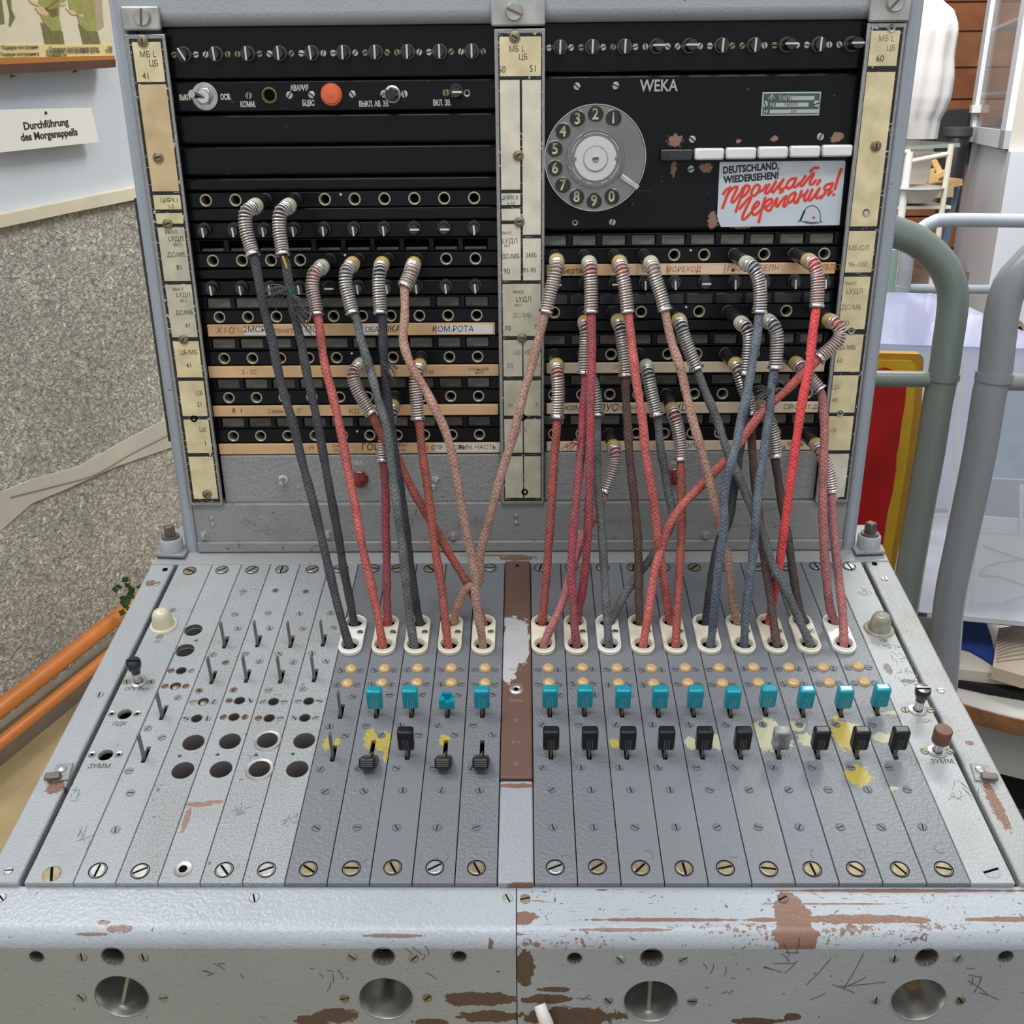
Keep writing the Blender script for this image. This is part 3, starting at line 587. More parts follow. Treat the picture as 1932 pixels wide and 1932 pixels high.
# --- designation strips ---------------------------------------------------------
def strip(x0, x1, y0, y1, lo=0.0, hi=.0028):
    s = part('designation_strip', box2(x0, x1, y0, y1, lo, hi, .0007, m_steel), cab)
    part('black_enamel', box2(x0+.0028, x1-.0022, y0+.0032, y1-.0030, hi, hi+.0002, 0, m_border), s); return s, hi+.0002
def zz(u, v): return C(u, v, .003)[1]
def cells(s, o, x0, x1, vs, u, mats):
    for (v0, v1), mi in zip(vs, mats): part('enamel_cell', box2(x0, x1, zz(u, v1)+.0004, zz(u, v0)-.0004, o, o+.00025, .0001, m_cell[mi], 1), s)
def stxt(s, o, items):
    for (tx, u, v, sz) in [(a, b, c, d*.82) for a, b, c, d in items]: part('lettering', textmesh(tx, sz, m_inkf if tx.startswith('~') else m_ink, 0, .00003, 'CENTER', .9) if not tx.startswith('~') else textmesh(tx[1:], sz, m_inkf, 0, .00003, 'CENTER', .9), s, (*C(u, v, .003), o+.0003))
SB = lathe([(.0040, 0), (.0040, .0012), (.0034, .0016), (0, .0016)], m_brass, 18)
sl, o = strip(-.2850, -.2556, .0455, .4155)
cells(sl, o, -.2802, -.2592, [(78, 156)], 285, [0])
cells(sl, o, -.2800, -.2590, [(158, 362), (367, 396), (401, 423), (428, 531), (536, 637), (643, 713), (718, 786), (791, 856), (861, 942)], 330, [1, 0, 0, 2, 2, 0, 0, 0, 0])
stxt(sl, o, [('МБ L', 279, 103, .0072), ('ЦБ', 290, 120, .0072), ('41', 276, 144, .0078), ('ЦИРК.I', 319, 378, .0058), ('1-5', 323, 390, .005), ('ВЫКЛ.', 324, 438, .0046), ('LУДЛ', 332, 451, .0062), ('ВКЛ.', 336, 462, .0044), ('ДС/МБ', 333, 481, .0060), ('81', 339, 505, .007), ('ВЫКЛ', 336, 546, .004), ('LУДЛ', 346, 557, .0058), ('ВКЛ.', 347, 568, .0036), ('ДС/МБ', 348, 590, .0058), ('61', 355, 614, .006), ('ЦБ/МБ', 356, 665, .0064), ('41', 357, 690, .0068), ('ЦБ', 376, 742, .0062), ('21', 377, 763, .0066), ('ЦБ', 383, 811, .0062), ('1', 388, 837, .0075)])
for u, v in ((270, 78), (299, 297), (317, 422), (347, 640), (391, 932)):
    q = part('strip_screw', SB, sl, (*C(u, v, .003), o)); screw(q, 0, 0, .0016, .0024, .0008, m_brass)
for u, v in ((366, 790),): part('screw_hole', lathe([(.0014, .0003), (.0028, .0006), (.003, 0)], m_pit, 14), sl, (*C(u, v, .003), o))
sm, o = strip(-.0150, .0222, .0455, .4165)
cells(sm, o, -.0112, .0192, [(68, 145)], 975, [0])
cells(sm, o, -.0112, .0034, [(150, 359), (364, 388), (393, 417), (422, 530)], 955, [3, 3, 3, 3]); cells(sm, o, .0052, .0192, [(150, 444), (449, 530)], 1000, [3, 3])
cells(sm, o, -.0112, .0192, [(535, 635)], 975, [2]); cells(sm, o, -.0112, .0042, [(641, 711), (717, 785), (790, 855), (860, 940)], 960, [2, 2, 2, 2]); cells(sm, o, .0052, .0192, [(641, 711), (717, 785), (790, 855), (860, 940)], 1000, [2, 2, 2, 2])
stxt(sm, o, [('МБ L', 975, 93, .0068), ('ЦБ', 987, 108, .0068), ('50', 947, 132, .0078), ('51', 1006, 130, .0078), ('ЦИРК.II', 961, 373, .0054), ('6-10', 964, 384, .0042), ('ВЫКЛ.', 956, 440, .0038), ('LУДЛ', 962, 455, .0062), ('ВКЛ', 957, 464, .0032), ('ДС/МБ', 963, 484, .0058), ('90', 956, 512, .0072), ('ЗМБ', 1002, 482, .0058), ('91-95', 999, 510, .0062), ('ВЫКЛ', 978, 551, .0040), ('LУДЛ', 988, 565, .0064), ('ВКЛ', 977, 576, .0034), ('~ДС/МБ', 985, 595, .0062), ('70', 958, 620, .0072), ('71', 1013, 617, .0068), ('~ЦБ/МБ', 985, 665, .0062), ('~50', 962, 690, .0072), ('~51', 1015, 688, .0068), ('~30', 962, 765, .006), ('~31', 1014, 763, .006), ('~ЦБ', 988, 812, .0062), ('~1', 1016, 835, .006)])
for u, v in ((971, 70), (978, 293), (980, 418), (985, 637)):
    q = part('strip_screw', SB, sm, (*C(u, v, .003), o)); screw(q, 0, 0, .0016, .0024, .0008, m_brass)
for u, v in ((986, 787), (990, 928)): part('screw_hole', lathe([(.0014, .0003), (.0028, .0006), (.003, 0)], m_pit, 14), sm, (*C(u, v, .003), o))
sr_, o = strip(.2552, .2835, .0455, .4175)
cells(sr_, o, .2584, .2792, [(57, 126), (135, 428), (435, 515), (521, 622), (630, 702), (707, 779), (784, 850), (855, 938)], 1640, [0, 0, 0, 0, 0, 0, 0, 3])
stxt(sr_, o, [('~МБ L', 1672, 73, .0068), ('~ЦБ', 1681, 91, .0066), ('60', 1660, 111, .0078), ('~МБ/СЛ', 1620, 468, .0068), ('~96-100', 1618, 499, .0072), ('~ВЫКЛ', 1605, 535, .0042), ('~LУДЛ', 1612, 550, .0068), ('~ДС/МБ', 1606, 580, .0064), ('~80', 1596, 610, .0070), ('ЦБ/МБ', 1597, 656, .0064), ('~60', 1584, 681, .0070), ('~ЦБ', 1577, 731, .0064), ('~40', 1575, 755, .007), ('~ЦБ', 1572, 812, .006)])
for u, v in ((1652, 275),):
    q = part('strip_screw', SB, sr_, (*C(u, v, .003), o)); screw(q, 0, 0, .0016, .0024, .0008, m_brass)
for u, v in ((1682, 53), (1634, 401), (1606, 624), (1585, 780)): part('screw_hole', lathe([(.0014, .0003), (.0028, .0008), (.003, 0)], m_steel, 14), sr_, (*C(u, v, .003), o))
# clamp brackets with big slotted screws
for x0, x1, u, v, top in ((-.2855, -.2573, 267, 32, C(267, 12)[1]), (-.0172, .0225, 970, 22, .4370), (.2552, .2848, 1690, 5, .446)):
    br = part('clamp_bracket', box2(x0, x1, .4178, top, .0, .0042, .0016, m_silver, 3), cab); q = C(u, v, .006)
    big = part('clamp_screw', lathe([(.0062, 0), (.0062, .0022), (.0056, .003), (0, .003)], m_silver, 28), cab, (*q, .0042)); part('slot', rbox(.0112, .0016, .0006, 0, m_rusty, 1), big, (0, 0, .0031), (0, 0, {267: 1.45, 970: -.4, 1690: .8}[u]))
# corner feet with bolts beside the cabinet
for u, v, s in ((327, 1010, -1), (1636, 1008, 1)):
    x = s*.3065
    ft = part('mounting_foot', prism([[(x-.014, -.012), (x+.012, -.010), (x+.014, .004), (x+.009, .013), (x-.009, .013), (x-.014, .004)] if s > 0 else [(x-.012, -.010), (x+.014, -.012), (x+.014, .004), (x+.009, .013), (x-.009, .013), (x-.014, .004)]], .0, .003, m_bottomrail, .0008), cab, (0, 0, 0), (-PI/2, 0, 0))
    b1 = part('foot_bolt', lathe([(.0098, .003), (.0098, .0135), (.009, .0145), (0, .0145)], m_rail, 28), cab, (x, .0, .0), (-PI/2, 0, 0))
    part('washer', lathe([(.0078, .0145), (.0078, .0165), (0, .0165)], m_bolt, 24), b1); part('square_head', rbox(.0078, .0078, .010, .0008, m_bolt, 1, (0, 0, .021)), b1, (0, 0, 0), (0, 0, .6))

# ================================================================== SLOPING DESK (local x right, y up the slope, z out of the face)
desk = root('switchboard_desk', 'sloping grey metal desk of key strips with worn rounded front lip, cords rising from it', 'switchboard', (0, 0, 0), (ALPHA, 0, 0))
YB = -.3430                                     # front end of the strips
L0, LP = -.2664, .02547; RG0, RP = .0104, .0259
part('under_tray', box2(-.2999, .2990, YB+.001, -.0175, -.034, -.030, 0, m_pit), desk)
part('under_tray', box2(-.2965, .2965, YB+.001, YB+.003, -.032, -.0042, 0, m_pit), desk)
part('rear_ledge', box2(-.3205, .3205, -.0172, .040, -.02, .0, .0012, paint('rear_ledge_paint', (.31, .315, .31), speck=.12, hammer=.3, rough=.45, scratch=.25, layers=[([(*D(976, 1053), .016, .004), (*D(930, 1048), .03, .0012)], BROWN, 300, 1.8)])), desk)
part('rear_wall', box2(-.3195, .3195, -.0170, -.0120, -.145, -.001, 0, m_pit), desk)
part('pedestal', box2(-.285, .285, -.26, .28, FLOOR, -.16, .004, m_post), desk, (0, 0, 0), (-ALPHA, 0, 0))
part('pedestal_back', box2(-.285, .285, .05, .28, -.17, -.0045, .002, m_post), desk, (0, 0, 0), (-ALPHA, 0, 0))
m_flR = paint('worn_right_flange', (.32, .335, .325), speck=.15, hammer=.6, hscale=480, rough=.42, scratch=.45, scratchcol=(.12, .1, .08), dirt=.5, layers=[
    ([(*D(1868, 1492), .0025, .010), (*D(1800, 1290), .0018, .03), (*D(1775, 1240), .002, .02), (*D(1880, 1520), .004, .02), (*D(1830, 1402), .003, .002)], BROWN, 300, 1.8)])
m_flL = paint('worn_left_flange', (.33, .35, .36), speck=.15, hammer=.7, hscale=480, rough=.42, scratch=.25, scratchcol=(.12, .1, .08), dirt=.15, layers=[([(*D(105, 1485), .006, .006), (*D(285, 1100), .005, .004)], BROWN, 200, 1.6)])
part('side_flange', box2(-.3205, -.2999, YB, -.0172, -.03, .0, .0018, m_flL, 3), desk); part('side_flange', box2(.2990, .3205, YB, -.0172, -.03, .0, .0018, m_flR, 3), desk)
part('side_wall', box2(-.3185, -.3165, YB+.002, .038, -.16, -.012, 0, m_light), desk); part('side_wall', box2(.3165, .3185, YB+.002, .038, -.16, -.012, 0, m_flR), desk)
S3 = lambda u, v, r=.0022, h=.0004, mt=None, par=None, z=.0001: screw(par or desk, *D(u, v), z, r, h, mt)
for u, v in ((296, 1101), (188, 1311), (16, 1643), (1669, 1092), (1775, 1303)): S3(u, v, .0028, .0006, m_steel)
for u, v in ((311.5, 1075), (1650, 1064)): part('screw_hole', lathe([(.0014, .0002), (.0024, .0004)], m_pit, 12), desk, (*D(u, v), 0)); part('hole', lathe([(.0022, .0003), (0, .0003)], m_pit, 12), desk, (*D(u, v), 0))
# strip end faces are dark; each strip is its own plate with real holes and slots
def plate(x0, x1, mat, holes, z1=0.0, y0=YB, y1=-.0180, name='key_strip', thick=.0042, label=None):
    return part(name, prism([rect(x0+.0003, x1-.0003, y0, y1)]+holes, z1-thick, z1, mat, .0004), desk, label=label)
BIGSC = {}
def bigscrew(par, u, v, mt, rin=.0050, a=None, hole=True):
    x, y = D(u, v)
    q = part('end_screw', lathe([(.0057, .0001), (.0054, .0003), (.0052, -.0002), (.0052, -.0012), (0, -.0012)], m_pit, 24), par, (x, y, .0003))
    part('slotted_head', screwmesh(.0047, .0010, mt), par, (x, y, -.0001), (0, 0, random.uniform(0, PI) if a is None else a)); return q
m_sd = simple('painted_over_screw_dark', (.15, .16, .175), rough=.45, noise=.3, nscale=500); m_sl = simple('painted_over_screw_light', (.27, .27, .26), rough=.45, noise=.35, nscale=500)
SMALL = {k: lathe([(.0024, -.0001), (.0025, .0002), (.0029, .0004), (.0031, .0001)], k, 18) for k in (m_sd, m_sl)}
def smallscrew(par, u, v, mt=None, r=.0023):
    x, y = D(u, v); k = m_sd if (x > L0+5*LP and x < RG0+10*RP) else m_sl
    part('screw_rim', SMALL[k], par, (x, y, 0)); screw(par, x, y, 0, r, .0003, mt or k)
BLADE = rbox(.0016, .0036, .028, .0003, simple('dark_lever_steel', (.20, .20, .185), rough=.4, metal=.7), 1, (0, 0, .0075))
BLADE2 = rbox(.0015, .0036, .020, .0003, m_brass, 1, (0, 0, .001))
m_keycap = simple('black_cap_plastic', (.008, .008, .009), rough=.3, spec=.35)
def capmesh(mt, me_):
    a = rbox(.0110, .0074, .0172, .0017, mt, 3, (0, 0, .0160)); return a
CAPT = capmesh(m_teal, 0); CAPK = capmesh(m_keycap, 0); CAPW = rbox(.0110, .0074, .0172, .0017, m_keyw, 3, (0, 0, .0160))
def grooves(mt): return joined([boxvf(dx-.00022, dx+.00022, -.0040, -.0036, .0086, .0178) for dx in (-.0016, 0, .0016)], mt)
GD = joined([boxvf(-.0040, .0040, dy-.00022, dy+.00022, .0244, .0250) for dy in (-.0020, -.0007, .0007, .0020)]+[boxvf(-.0040, .0040, -.0040, -.0036, z-.0002, z+.0002) for z in (.0215, .0195)], m_keyr)
GT = grooves(m_tealr); GK = grooves(m_keyr)
SLOT_L = .0150
def slotloop(x, y): return rect(x-.0015, x+.0015, y-.0010, y+SLOT_L-.0010)
def lever(par, x, y, kind):
    """y = near end of the slot"""
    yy = y+.0030
    if kind == 'bare': part('key_lever', BLADE, par, (x, yy, 0), (math.radians(-3), 0, 0)); return
    tilt = 0
    if kind == 'down': tilt = math.radians(50); yy = y+.0015
    lv = part('key_lever', BLADE2, par, (x, yy, 0 if not tilt else -.002), (tilt, 0, 0))
    cap, g = {'teal': (CAPT, GT), 'black': (CAPK, GK), 'down': (CAPK, GD), 'white': (CAPW, GK)}.get(kind, (None, None))
    if kind == 'broken':
        part('key_cap', joined([boxvf(-.0054, .0054, -.0034, .0034, .0075, .0135), boxvf(-.0054, -.0014, -.0034, .002, .0135, .0160), boxvf(.0022, .0054, -.0034, .0030, .0135, .0150), boxvf(-.0035, .0035, .0010, .0034, .0135, .0185)], m_teal), par, (x, yy, 0), label='broken teal key cap'); return
    part('key_cap', cap, par, (x, yy, 0 if not tilt else -.0055), (tilt, 0, 0), label={'teal': 'teal key cap', 'white': 'whitened worn key cap'}.get(kind))
    part('cap_ridges', g, par, (x, yy, 0 if not tilt else -.0055), (tilt, 0, 0))
LENS = lathe([(.0047, 0), (.0047, .0007), (.0040, .0019), (.0024, .0028), (0, .0032)], m_lens, 24)
BEZ = {}
def bezel(par, x, y, mt, sgn=1):
    if mt.name not in BEZ:
        W, H = .0092, .0140; out = [(W*math.cos(a), H+W*math.sin(a)) for a in [PI*i/16 for i in range(17)]]+[(W*math.cos(a), -H+W*math.sin(a)) for a in [PI+PI*i/16 for i in range(17)]]
        bd = prism([out, circle(0, .0136, .0070), circle(0, -.0136, .0070)], 0, .0036, mt, .0005)
        rg = lathe([(.0084, .0030), (.0083, .0042), (.0078, .0050), (.0070, .0048), (.0062, .0034), (.0056, .0004)], mt, 32)
        BEZ[mt.name] = (bd, rg)
    bd, rg = BEZ[mt.name]
    b_ = part('cord_bezel', bd, par, (x, y, 0), label='white two-hole cord bezel')
    for s in (1, -1): part('cord_grommet', rg, par, (x, y+.0136*s, 0)); part('cord_hole', HOLE, par, (x, y+.0136*s, .0003))
    screw(par, x+.0056, y+.0012, .0036, .0025, .0007, m_steel)
HOLE = lathe([(.0060, 0), (0, .0001)], m_pit, 24)  # black disc painting the shade at the bottom of the cord hole
def cordstrip(x0, x1, mat, bu, upper, lower, slot_u, slot_v, slot2_u, slot2_v, lens, scr, top, bot, botmat, bmat, label=None):
    bx, by = D(bu, 1221, .004); by = -.1160
    x, y = D(slot_u, slot_v); x2, y2 = D(slot2_u, slot2_v)
    p = plate(x0, x1, mat, [slotloop(x, y), slotloop(x2, y2)], label=label)
    bezel(p, bx, by, bmat)
    lever(p, x, y, upper); lever(p, x2, y2, lower)
    for (u, v) in lens:
        lx, ly = D(u, v, .001); part('lamp_lens', LENS, p, (lx, ly, 0), label='amber lamp lens')
        for dx in (-.0074, .0074): screw(p, lx+dx, ly-.001, 0, .0022, .0003, m_sd); part('screw_rim', SMALL[m_sd], p, (lx+dx, ly-.001, 0))
    for u, v in scr: smallscrew(p, u, v)
    bigscrew(p, *top, m_steel if random.random() < .5 else m_brass); bigscrew(p, *bot, botmat); return p
# left bank: plates 6..10
yel6 = yellowmat('slate_yellow_stain_a', (.168, .177, .19), [(*D(617, 1403), .0025, .006), (*D(636, 1400), .002, .004)])
yel7 = yellowmat('slate_yellow_smear', (.172, .182, .196), [(*D(722, 1398), .0065, .009), (*D(698, 1393), .004, .009), (*D(728, 1425), .0015, .007)])
yel9 = yellowmat('slate_yellow_spot', (.168, .177, .19), [(*D(838, 1396), .0038, .0055)])
tb_ = 1073
left = [ # mat, bezel u, upper, lower, slot, slot2, lenses, screws, top, bottom, botmat, bezelmat
 (yel6, 659.5, 'bare', 'bare', 641.5, 1354, 626.5, 1434.5, [(662, 1261), (655, 1288.5)], [(666, 1314), (622, 1370.5), (652, 1388), (605, 1451), (614, 1493), (597, 1562)], (645, tb_), (582, 1640), m_brass, m_bezelw),
 (yel7, 722.5, 'teal', 'down', 709.5, 1353, 700.5, 1424, [(725, 1260.5), (720, 1287.5)], [(735, 1311), (691, 1369), (720, 1387), (676, 1449), (687, 1492), (674, 1561)], (704, tb_), (663, 1639), m_brass, m_bezel),
 (m_darksm, 784, 'teal', 'black', 776, 1352, 768, 1431, [(788, 1260), (786, 1287)], [(797, 1310), (756, 1368), (790, 1386), (748, 1449), (760, 1490.5), (748, 1561)], (751, tb_), (741, 1637), m_brass, m_bezel),
 (yel9, 847.5, 'broken', 'down', 844, 1352, 839.5, 1424, [(851, 1259.5), (851, 1287)], [(864, 1311), (827, 1368), (858, 1386), (819, 1449), (833, 1490.5), (825, 1561)], (811.5, tb_), (820.5, 1637), m_steel, m_bezel),
 (m_dark, 911, 'teal', 'down', 910, 1352, 909, 1424, [(915, 1259.5), (915, 1287.5)], [(929, 1310), (893, 1368), (929, 1386), (890, 1449), (905, 1491), (899, 1561)], (924.5, 1072), (899, 1638), m_brass, m_bezel)]
for i, (mt, bu, up, lo, su, sv, s2u, s2v, ln, sc, tp, bt, bm_, bz) in enumerate(left):
    cordstrip(L0+LP*(5+i), L0+LP*(6+i), mt, bu, up, lo, su, sv, s2u, s2v, ln, sc, tp, bt, bm_, bz)
# right bank: ten plates
r7 = yellowmat('slate_pale_stain', (.17, .185, .205), [(*D(1450, 1375), .008, .010), (*D(1460, 1400), .012, .009)], pale, [(*D(1437, 1390), .006, .014)])
r3 = yellowmat('slate_small_yellow', (.176, .186, .2), [(*D(1160, 1402), .0035, .004)])
r5 = yellowmat('slate_pale_edge', (.165, .18, .20), [(*D(1303, 1402), .004, .006), (*D(1352, 1400), .004, .007)], pale)
r8 = yellowmat('slate_pale_stain_b', (.172, .182, .196), [(*D(1520, 1395), .005, .006), (*D(1500, 1370), .008, .005)], pale)
r9 = yellowmat('slate_yellow_patch', (.175, .19, .2), [(*D(1617, 1462), .0085, .0095), (*D(1590, 1385), .007, .016)], yel, [(*D(1640, 1392), .006, .006), (*D(1605, 1375), .01, .006)])
r10 = yellowmat('slate_pale_smear', (.175, .19, .2), [(*D(1668, 1392), .008, .005), (*D(1668, 1488), .012, .0018), (*D(1690, 1345), .01, .002)], pale)
rmats = [m_dark, m_dark, r3, m_darksm, r5, m_darksm, r7, r8, r9, r10]
bus = [1025.2, 1088, 1150.5, 1214, 1276, 1340.5, 1405.5, 1466.5, 1529.5, 1595.8]
slu = [1037.5, 1103, 1174, 1243, 1309, 1379, 1445.5, 1516, 1588, 1656.5]; slv = [1351, 1350.5, 1351.5, 1351.5, 1351.5, 1353, 1350, 1352, 1352, 1349]
s2 = [1039.5, 1112, 1183, 1255, 1326, 1398, 1470, 1544, 1618, 1691]
l1 = [(1034, 1259.5), (1099, 1258.5), (1164, 1259.5), (1229, 1260), (1293, 1259), (1357, 1259), (1422, 1258), (1488, 1258), (1553, 1258), (1619, 1256)]
l2 = [(1035.5, 1287), (1100, 1286), (1167, 1288), (1233, 1288.5), (1298, 1287), (1363, 1288), (1431, 1287), (1497, 1287), (1564, 1286.5), (1631, 1285.5)]
bts = [(1047.6, 1637), (1127, 1636), (1208.5, 1638), (1290.5, 1638.5), (1368.5, 1638), (1450, 1640), (1532.5, 1640), (1614.5, 1640), (1697.5, 1640.5), (1780.5, 1640)]
tops = [(1020, 1071.5), (1078, 1071), (1137, 1071), (1195, 1071), (1252, 1071), (1310, 1071), (1367, 1071), (1428, 1070.5), (1484, 1070), (1539.5, 1068.5)]
def off(k, v, fr):                    # point at fraction fr across plate k at image height v
    xa = RG0+RP*k; p = Vector((xa+RP*fr, 0, 0)); return p
def uat(xl, v):
    a = D(900, v); b = D(1100, v); return 900+(xl-a[0])/(b[0]-a[0])*200
for k in range(10):
    xa = RG0+RP*k; xb = xa+RP
    sc = [(uat(xa+RP*.77, 1311), 1311), (uat(xa+RP*.27, 1367), 1367), (uat(xa+RP*.25, 1448), 1448), (uat(xa+RP*.47, 1490), 1490), (uat(xa+RP*.47, 1560.5), 1560.5)]
    kind = 'white' if k == 6 else 'black'
    cordstrip(xa, xb, rmats[k], bus[k], 'teal', kind, slu[k], slv[k], s2[k], 1430.5, [l1[k], l2[k]], sc, tops[k], bts[k], m_steel if k == 0 else m_brass, m_bezelw if k in (2, 9) else m_bezel)
# left bank plates 1..5: bare levers and open holes
def opening(par, x, y, r, ring=False, deep=.022, mat_=None):
    part('hole_floor', lathe([(r, -deep+.001), (0, -deep+.001)], m_bolt, 24), par, (x, y, 0))
    part('hole_sleeve', lathe([(r-.0001, -deep), (r-.0001, -.0006), (r+.0001, -.0002)], mat_ or simple_hole, 28), par, (x, y, 0))
    if ring: part('bright_hole_rim', lathe([(r-.0002, -.0003), (r-.0002, .0010), (r+.0018, .0012), (r+.0024, .0001)], m_silver, 36), par, (x, y, 0))
simple_hole = simple('dull_sleeve', (.15, .14, .13), rough=.5, metal=.3)
LFT = [
 dict(m=m_light, big=[], small=[(364.7, 1188.8, .0075), (348.6, 1227, .0078), (370, 1208, .0014)], rows=[(341.9, 1265.5), (331, 1294.6)], lev=[(303.5, 1356), (269.5, 1436.5)],
      scr=[(335.7, 1316), (279, 1374), (305.5, 1391.5), (243.6, 1454.7), (246.5, 1496), (218, 1565.7)], top=(419, 1075.7), bot=(184.8, 1642.8)),
 dict(m=m_light2, big=[(365, 1400.5), (345, 1453)], small=[(339, 1425.7, .0013)], rows=[(383.6, 1324), (371, 1355.7)], lev=[(422, 1221.5), (398, 1288.5)],
      scr=[(459.5, 1115.6), (443.6, 1159), (448.7, 1186), (402, 1235), (425.8, 1250), (376, 1303)], top=(475.6, 1075.7), bot=(264.8, 1644)),
 dict(m=m_light, big=[(434, 1398), (417, 1451)], small=[(410.5, 1423, .0013)], rows=[(452, 1322), (441.5, 1353)], lev=[(484.5, 1219.5), (463.5, 1286)],
      scr=[(520, 1114), (506, 1157), (509, 1185.5), (463, 1233.5), (489.5, 1248), (441, 1301.5)], top=(532, 1074.5), bot=None),
 dict(m=m_light2, big=[(505, 1398.5), (490, 1452.5)], small=[(483, 1424, .0013)], rows=[(516, 1324), (508, 1355)], lev=[(547, 1220.5), (528, 1287.5)],
      scr=[(577, 1116), (565.5, 1157.5), (571, 1186), (527, 1233.5), (553.5, 1249.5), (507, 1302)], top=(589, 1074.5), bot=(423, 1641.5), ring=True),
 dict(m=m_light2, big=[(574, 1397), (561, 1450.5)], small=[(552.7, 1422, .0013)], rows=[(582.5, 1323), (575, 1354.5)], lev=[(608.7, 1218), (591.7, 1285)],
      scr=[(624, 1156.5), (630, 1184), (589, 1232), (615.5, 1247.5), (571.5, 1300)], top=(640, 1073.5), bot=(503, 1641.5)),
]
scale_strip = paint('chipped_silver_strip', (.33, .348, .355), speck=.2, hammer=.7, hscale=480, rough=.4, scratch=.3, scratchcol=(.1, .09, .08), dirt=.2, layers=[([(*D(375, 1518), .010, .0022), (*D(352, 1545), .002, .010), (*D(405, 1513), .006, .0015)], (.26, .16, .12), 240, 1.5)])
for i, d in enumerate(LFT):
    xa, xb = L0+LP*i, L0+LP*(i+1); loops = []
    for u, v in d['big']: loops.append(circle(*D(u, v), .0074, 32))
    for u, v, r in d['small']: loops.append(circle(*D(u, v), r, 24))
    for u, v in d['rows']: loops.append(circle(*D(u, v), .0037, 20))
    for u, v in d['lev']: loops.append(slotloop(*D(u, v)))
    p = plate(xa, xb, scale_strip if i == 2 else d['m'], loops)
    for u, v in d['big']: opening(p, *D(u, v), .0074, d.get('ring', False))
    for u, v, r in d['small']:
        if r > .004: opening(p, *D(u, v), r)
    for j, (u, v) in enumerate(d['rows']):
        x, y = D(u, v); part('lamp_socket', lathe([(.0036, -.008), (.0036, .0001), (.0039, .0003), (.0042, .0001)], simple_hole, 20), p, (x, y, 0))
        if (i, j) in ((0, 1), (1, 0)): part('lamp_stub', lathe([(.0030, -.004), (.0026, -.0010), (0, -.0006)], m_brass, 14), p, (x, y, 0))
        for dx in (-.0077, .0077): screw(p, x+dx, y, 0, .0026, .0004, m_rusty if random.random() < .3 else m_sl)
    for u, v in d['lev']: lever(p, *D(u, v), 'bare')
    for u, v in d['scr']: smallscrew(p, u, v, m_rusty if random.random() < .2 else None)
    bigscrew(p, *d['top'], m_steel)
    if d['bot']: bigscrew(p, *d['bot'], m_steel)
    else: x, y = D(345.5, 1640); part('countersunk_hole', lathe([(.0056, .0003), (.0054, .0002), (.003, .0004), (.0024, .0003)], m_steel, 24), p, (x, y, 0)); part('hole', lathe([(.0026, .0005), (0, .0005)], m_pit, 16), p, (x, y, 0))
# outer side plates
pl = plate(-.2962, L0, m_light, [circle(*D(235, 1347), .0050, 24), circle(*D(199, 1424), .0050, 24)], name='side_plate')
m_rp = paint('stained_right_plate', (.35, .37, .37), speck=.14, hammer=.5, hscale=480, rough=.42, scratch=.35, scratchcol=(.15, .12, .1), dirt=.35, dirtcol=(.2, .19, .16), layers=[([(*D(1675, 1262), .003, .006), (*D(1712, 1285), .006, .002)], (.16, .14, .13), 260, 1.7)])
pr = plate(RG0+RP*10, .2957, m_rp, [], name='side_plate')
for u, v in ((235, 1347), (199, 1424)):
    x, y = D(u, v)
    for dx in (-.0092, .0092): part('screw_hole', lathe([(.0013, .0003), (.0026, .0006), (.0029, 0)], m_steel, 14), pl, (x+dx, y, 0)); part('hole', lathe([(.0016, .0003), (0, .0003)], m_pit, 10), pl, (x+dx, y, 0))
for u, v in ((326, 1151), (301.5, 1201)): smallscrew(pl, u, v)
bigscrew(pl, 358, 1077.3, m_brass); x, y = D(97.8, 1649); screw(pl, x, y, 0, .0056, .0005, m_brass, 1.9)
x, y = D(1870, 1643); screw(pr, x, y, 0, .0054, .0004, m_light, .3); bigscrew(pr, 1602, 1069, m_steel); smallscrew(pr, 1667, 1207)
def dl(par, s, u, v, size, mt=m_ink): part('lettering', textmesh(s, size, mt, 0, .00003, 'CENTER', .9, .15), par, (*D(u, v), .0001))
dl(pl, 'ЗВ', 296, 1211, .0045, m_inkf); dl(pl, 'ОГР.Вкл', 257, 1300, .0050); dl(pl, 'ПДК', 225, 1366, .0050); dl(pl, 'ЗУММ.', 188, 1446, .0056); dl(pr, 'МБ', 1672, 1217, .0042, m_inkf); dl(pr, 'ПДК', 1744, 1360, .0052, m_inkf); dl(pr, 'ЗУММ.', 1778, 1437, .0056)
DOME = [(.0100, 0), (.0102, .0006), (.0098, .0012), (.0086, .0016), (.0080, .0062), (.0070, .0112), (.0058, .0140), (.0038, .0154), (0, .0160)]
dm = part('dome_lamp', lathe(DOME, m_domeL, 36), pl, (*D(309, 1180), 0), label='ivory domed lamp cover'); part('base_flange', lathe([(.0108, 0), (.0104, .0012), (.009, .0014)], m_domeL, 32), pl, (*D(309, 1180), 0))
dm = part('dome_lamp', lathe(DOME, m_domeR, 36), pr, (*D(1658, 1187), 0), label='grimy clear domed lamp cover'); part('base_flange', lathe([(.0118, 0), (.0108, .0014), (.009, .0018)], m_domeR, 26), pr, (*D(1658, 1187), 0))
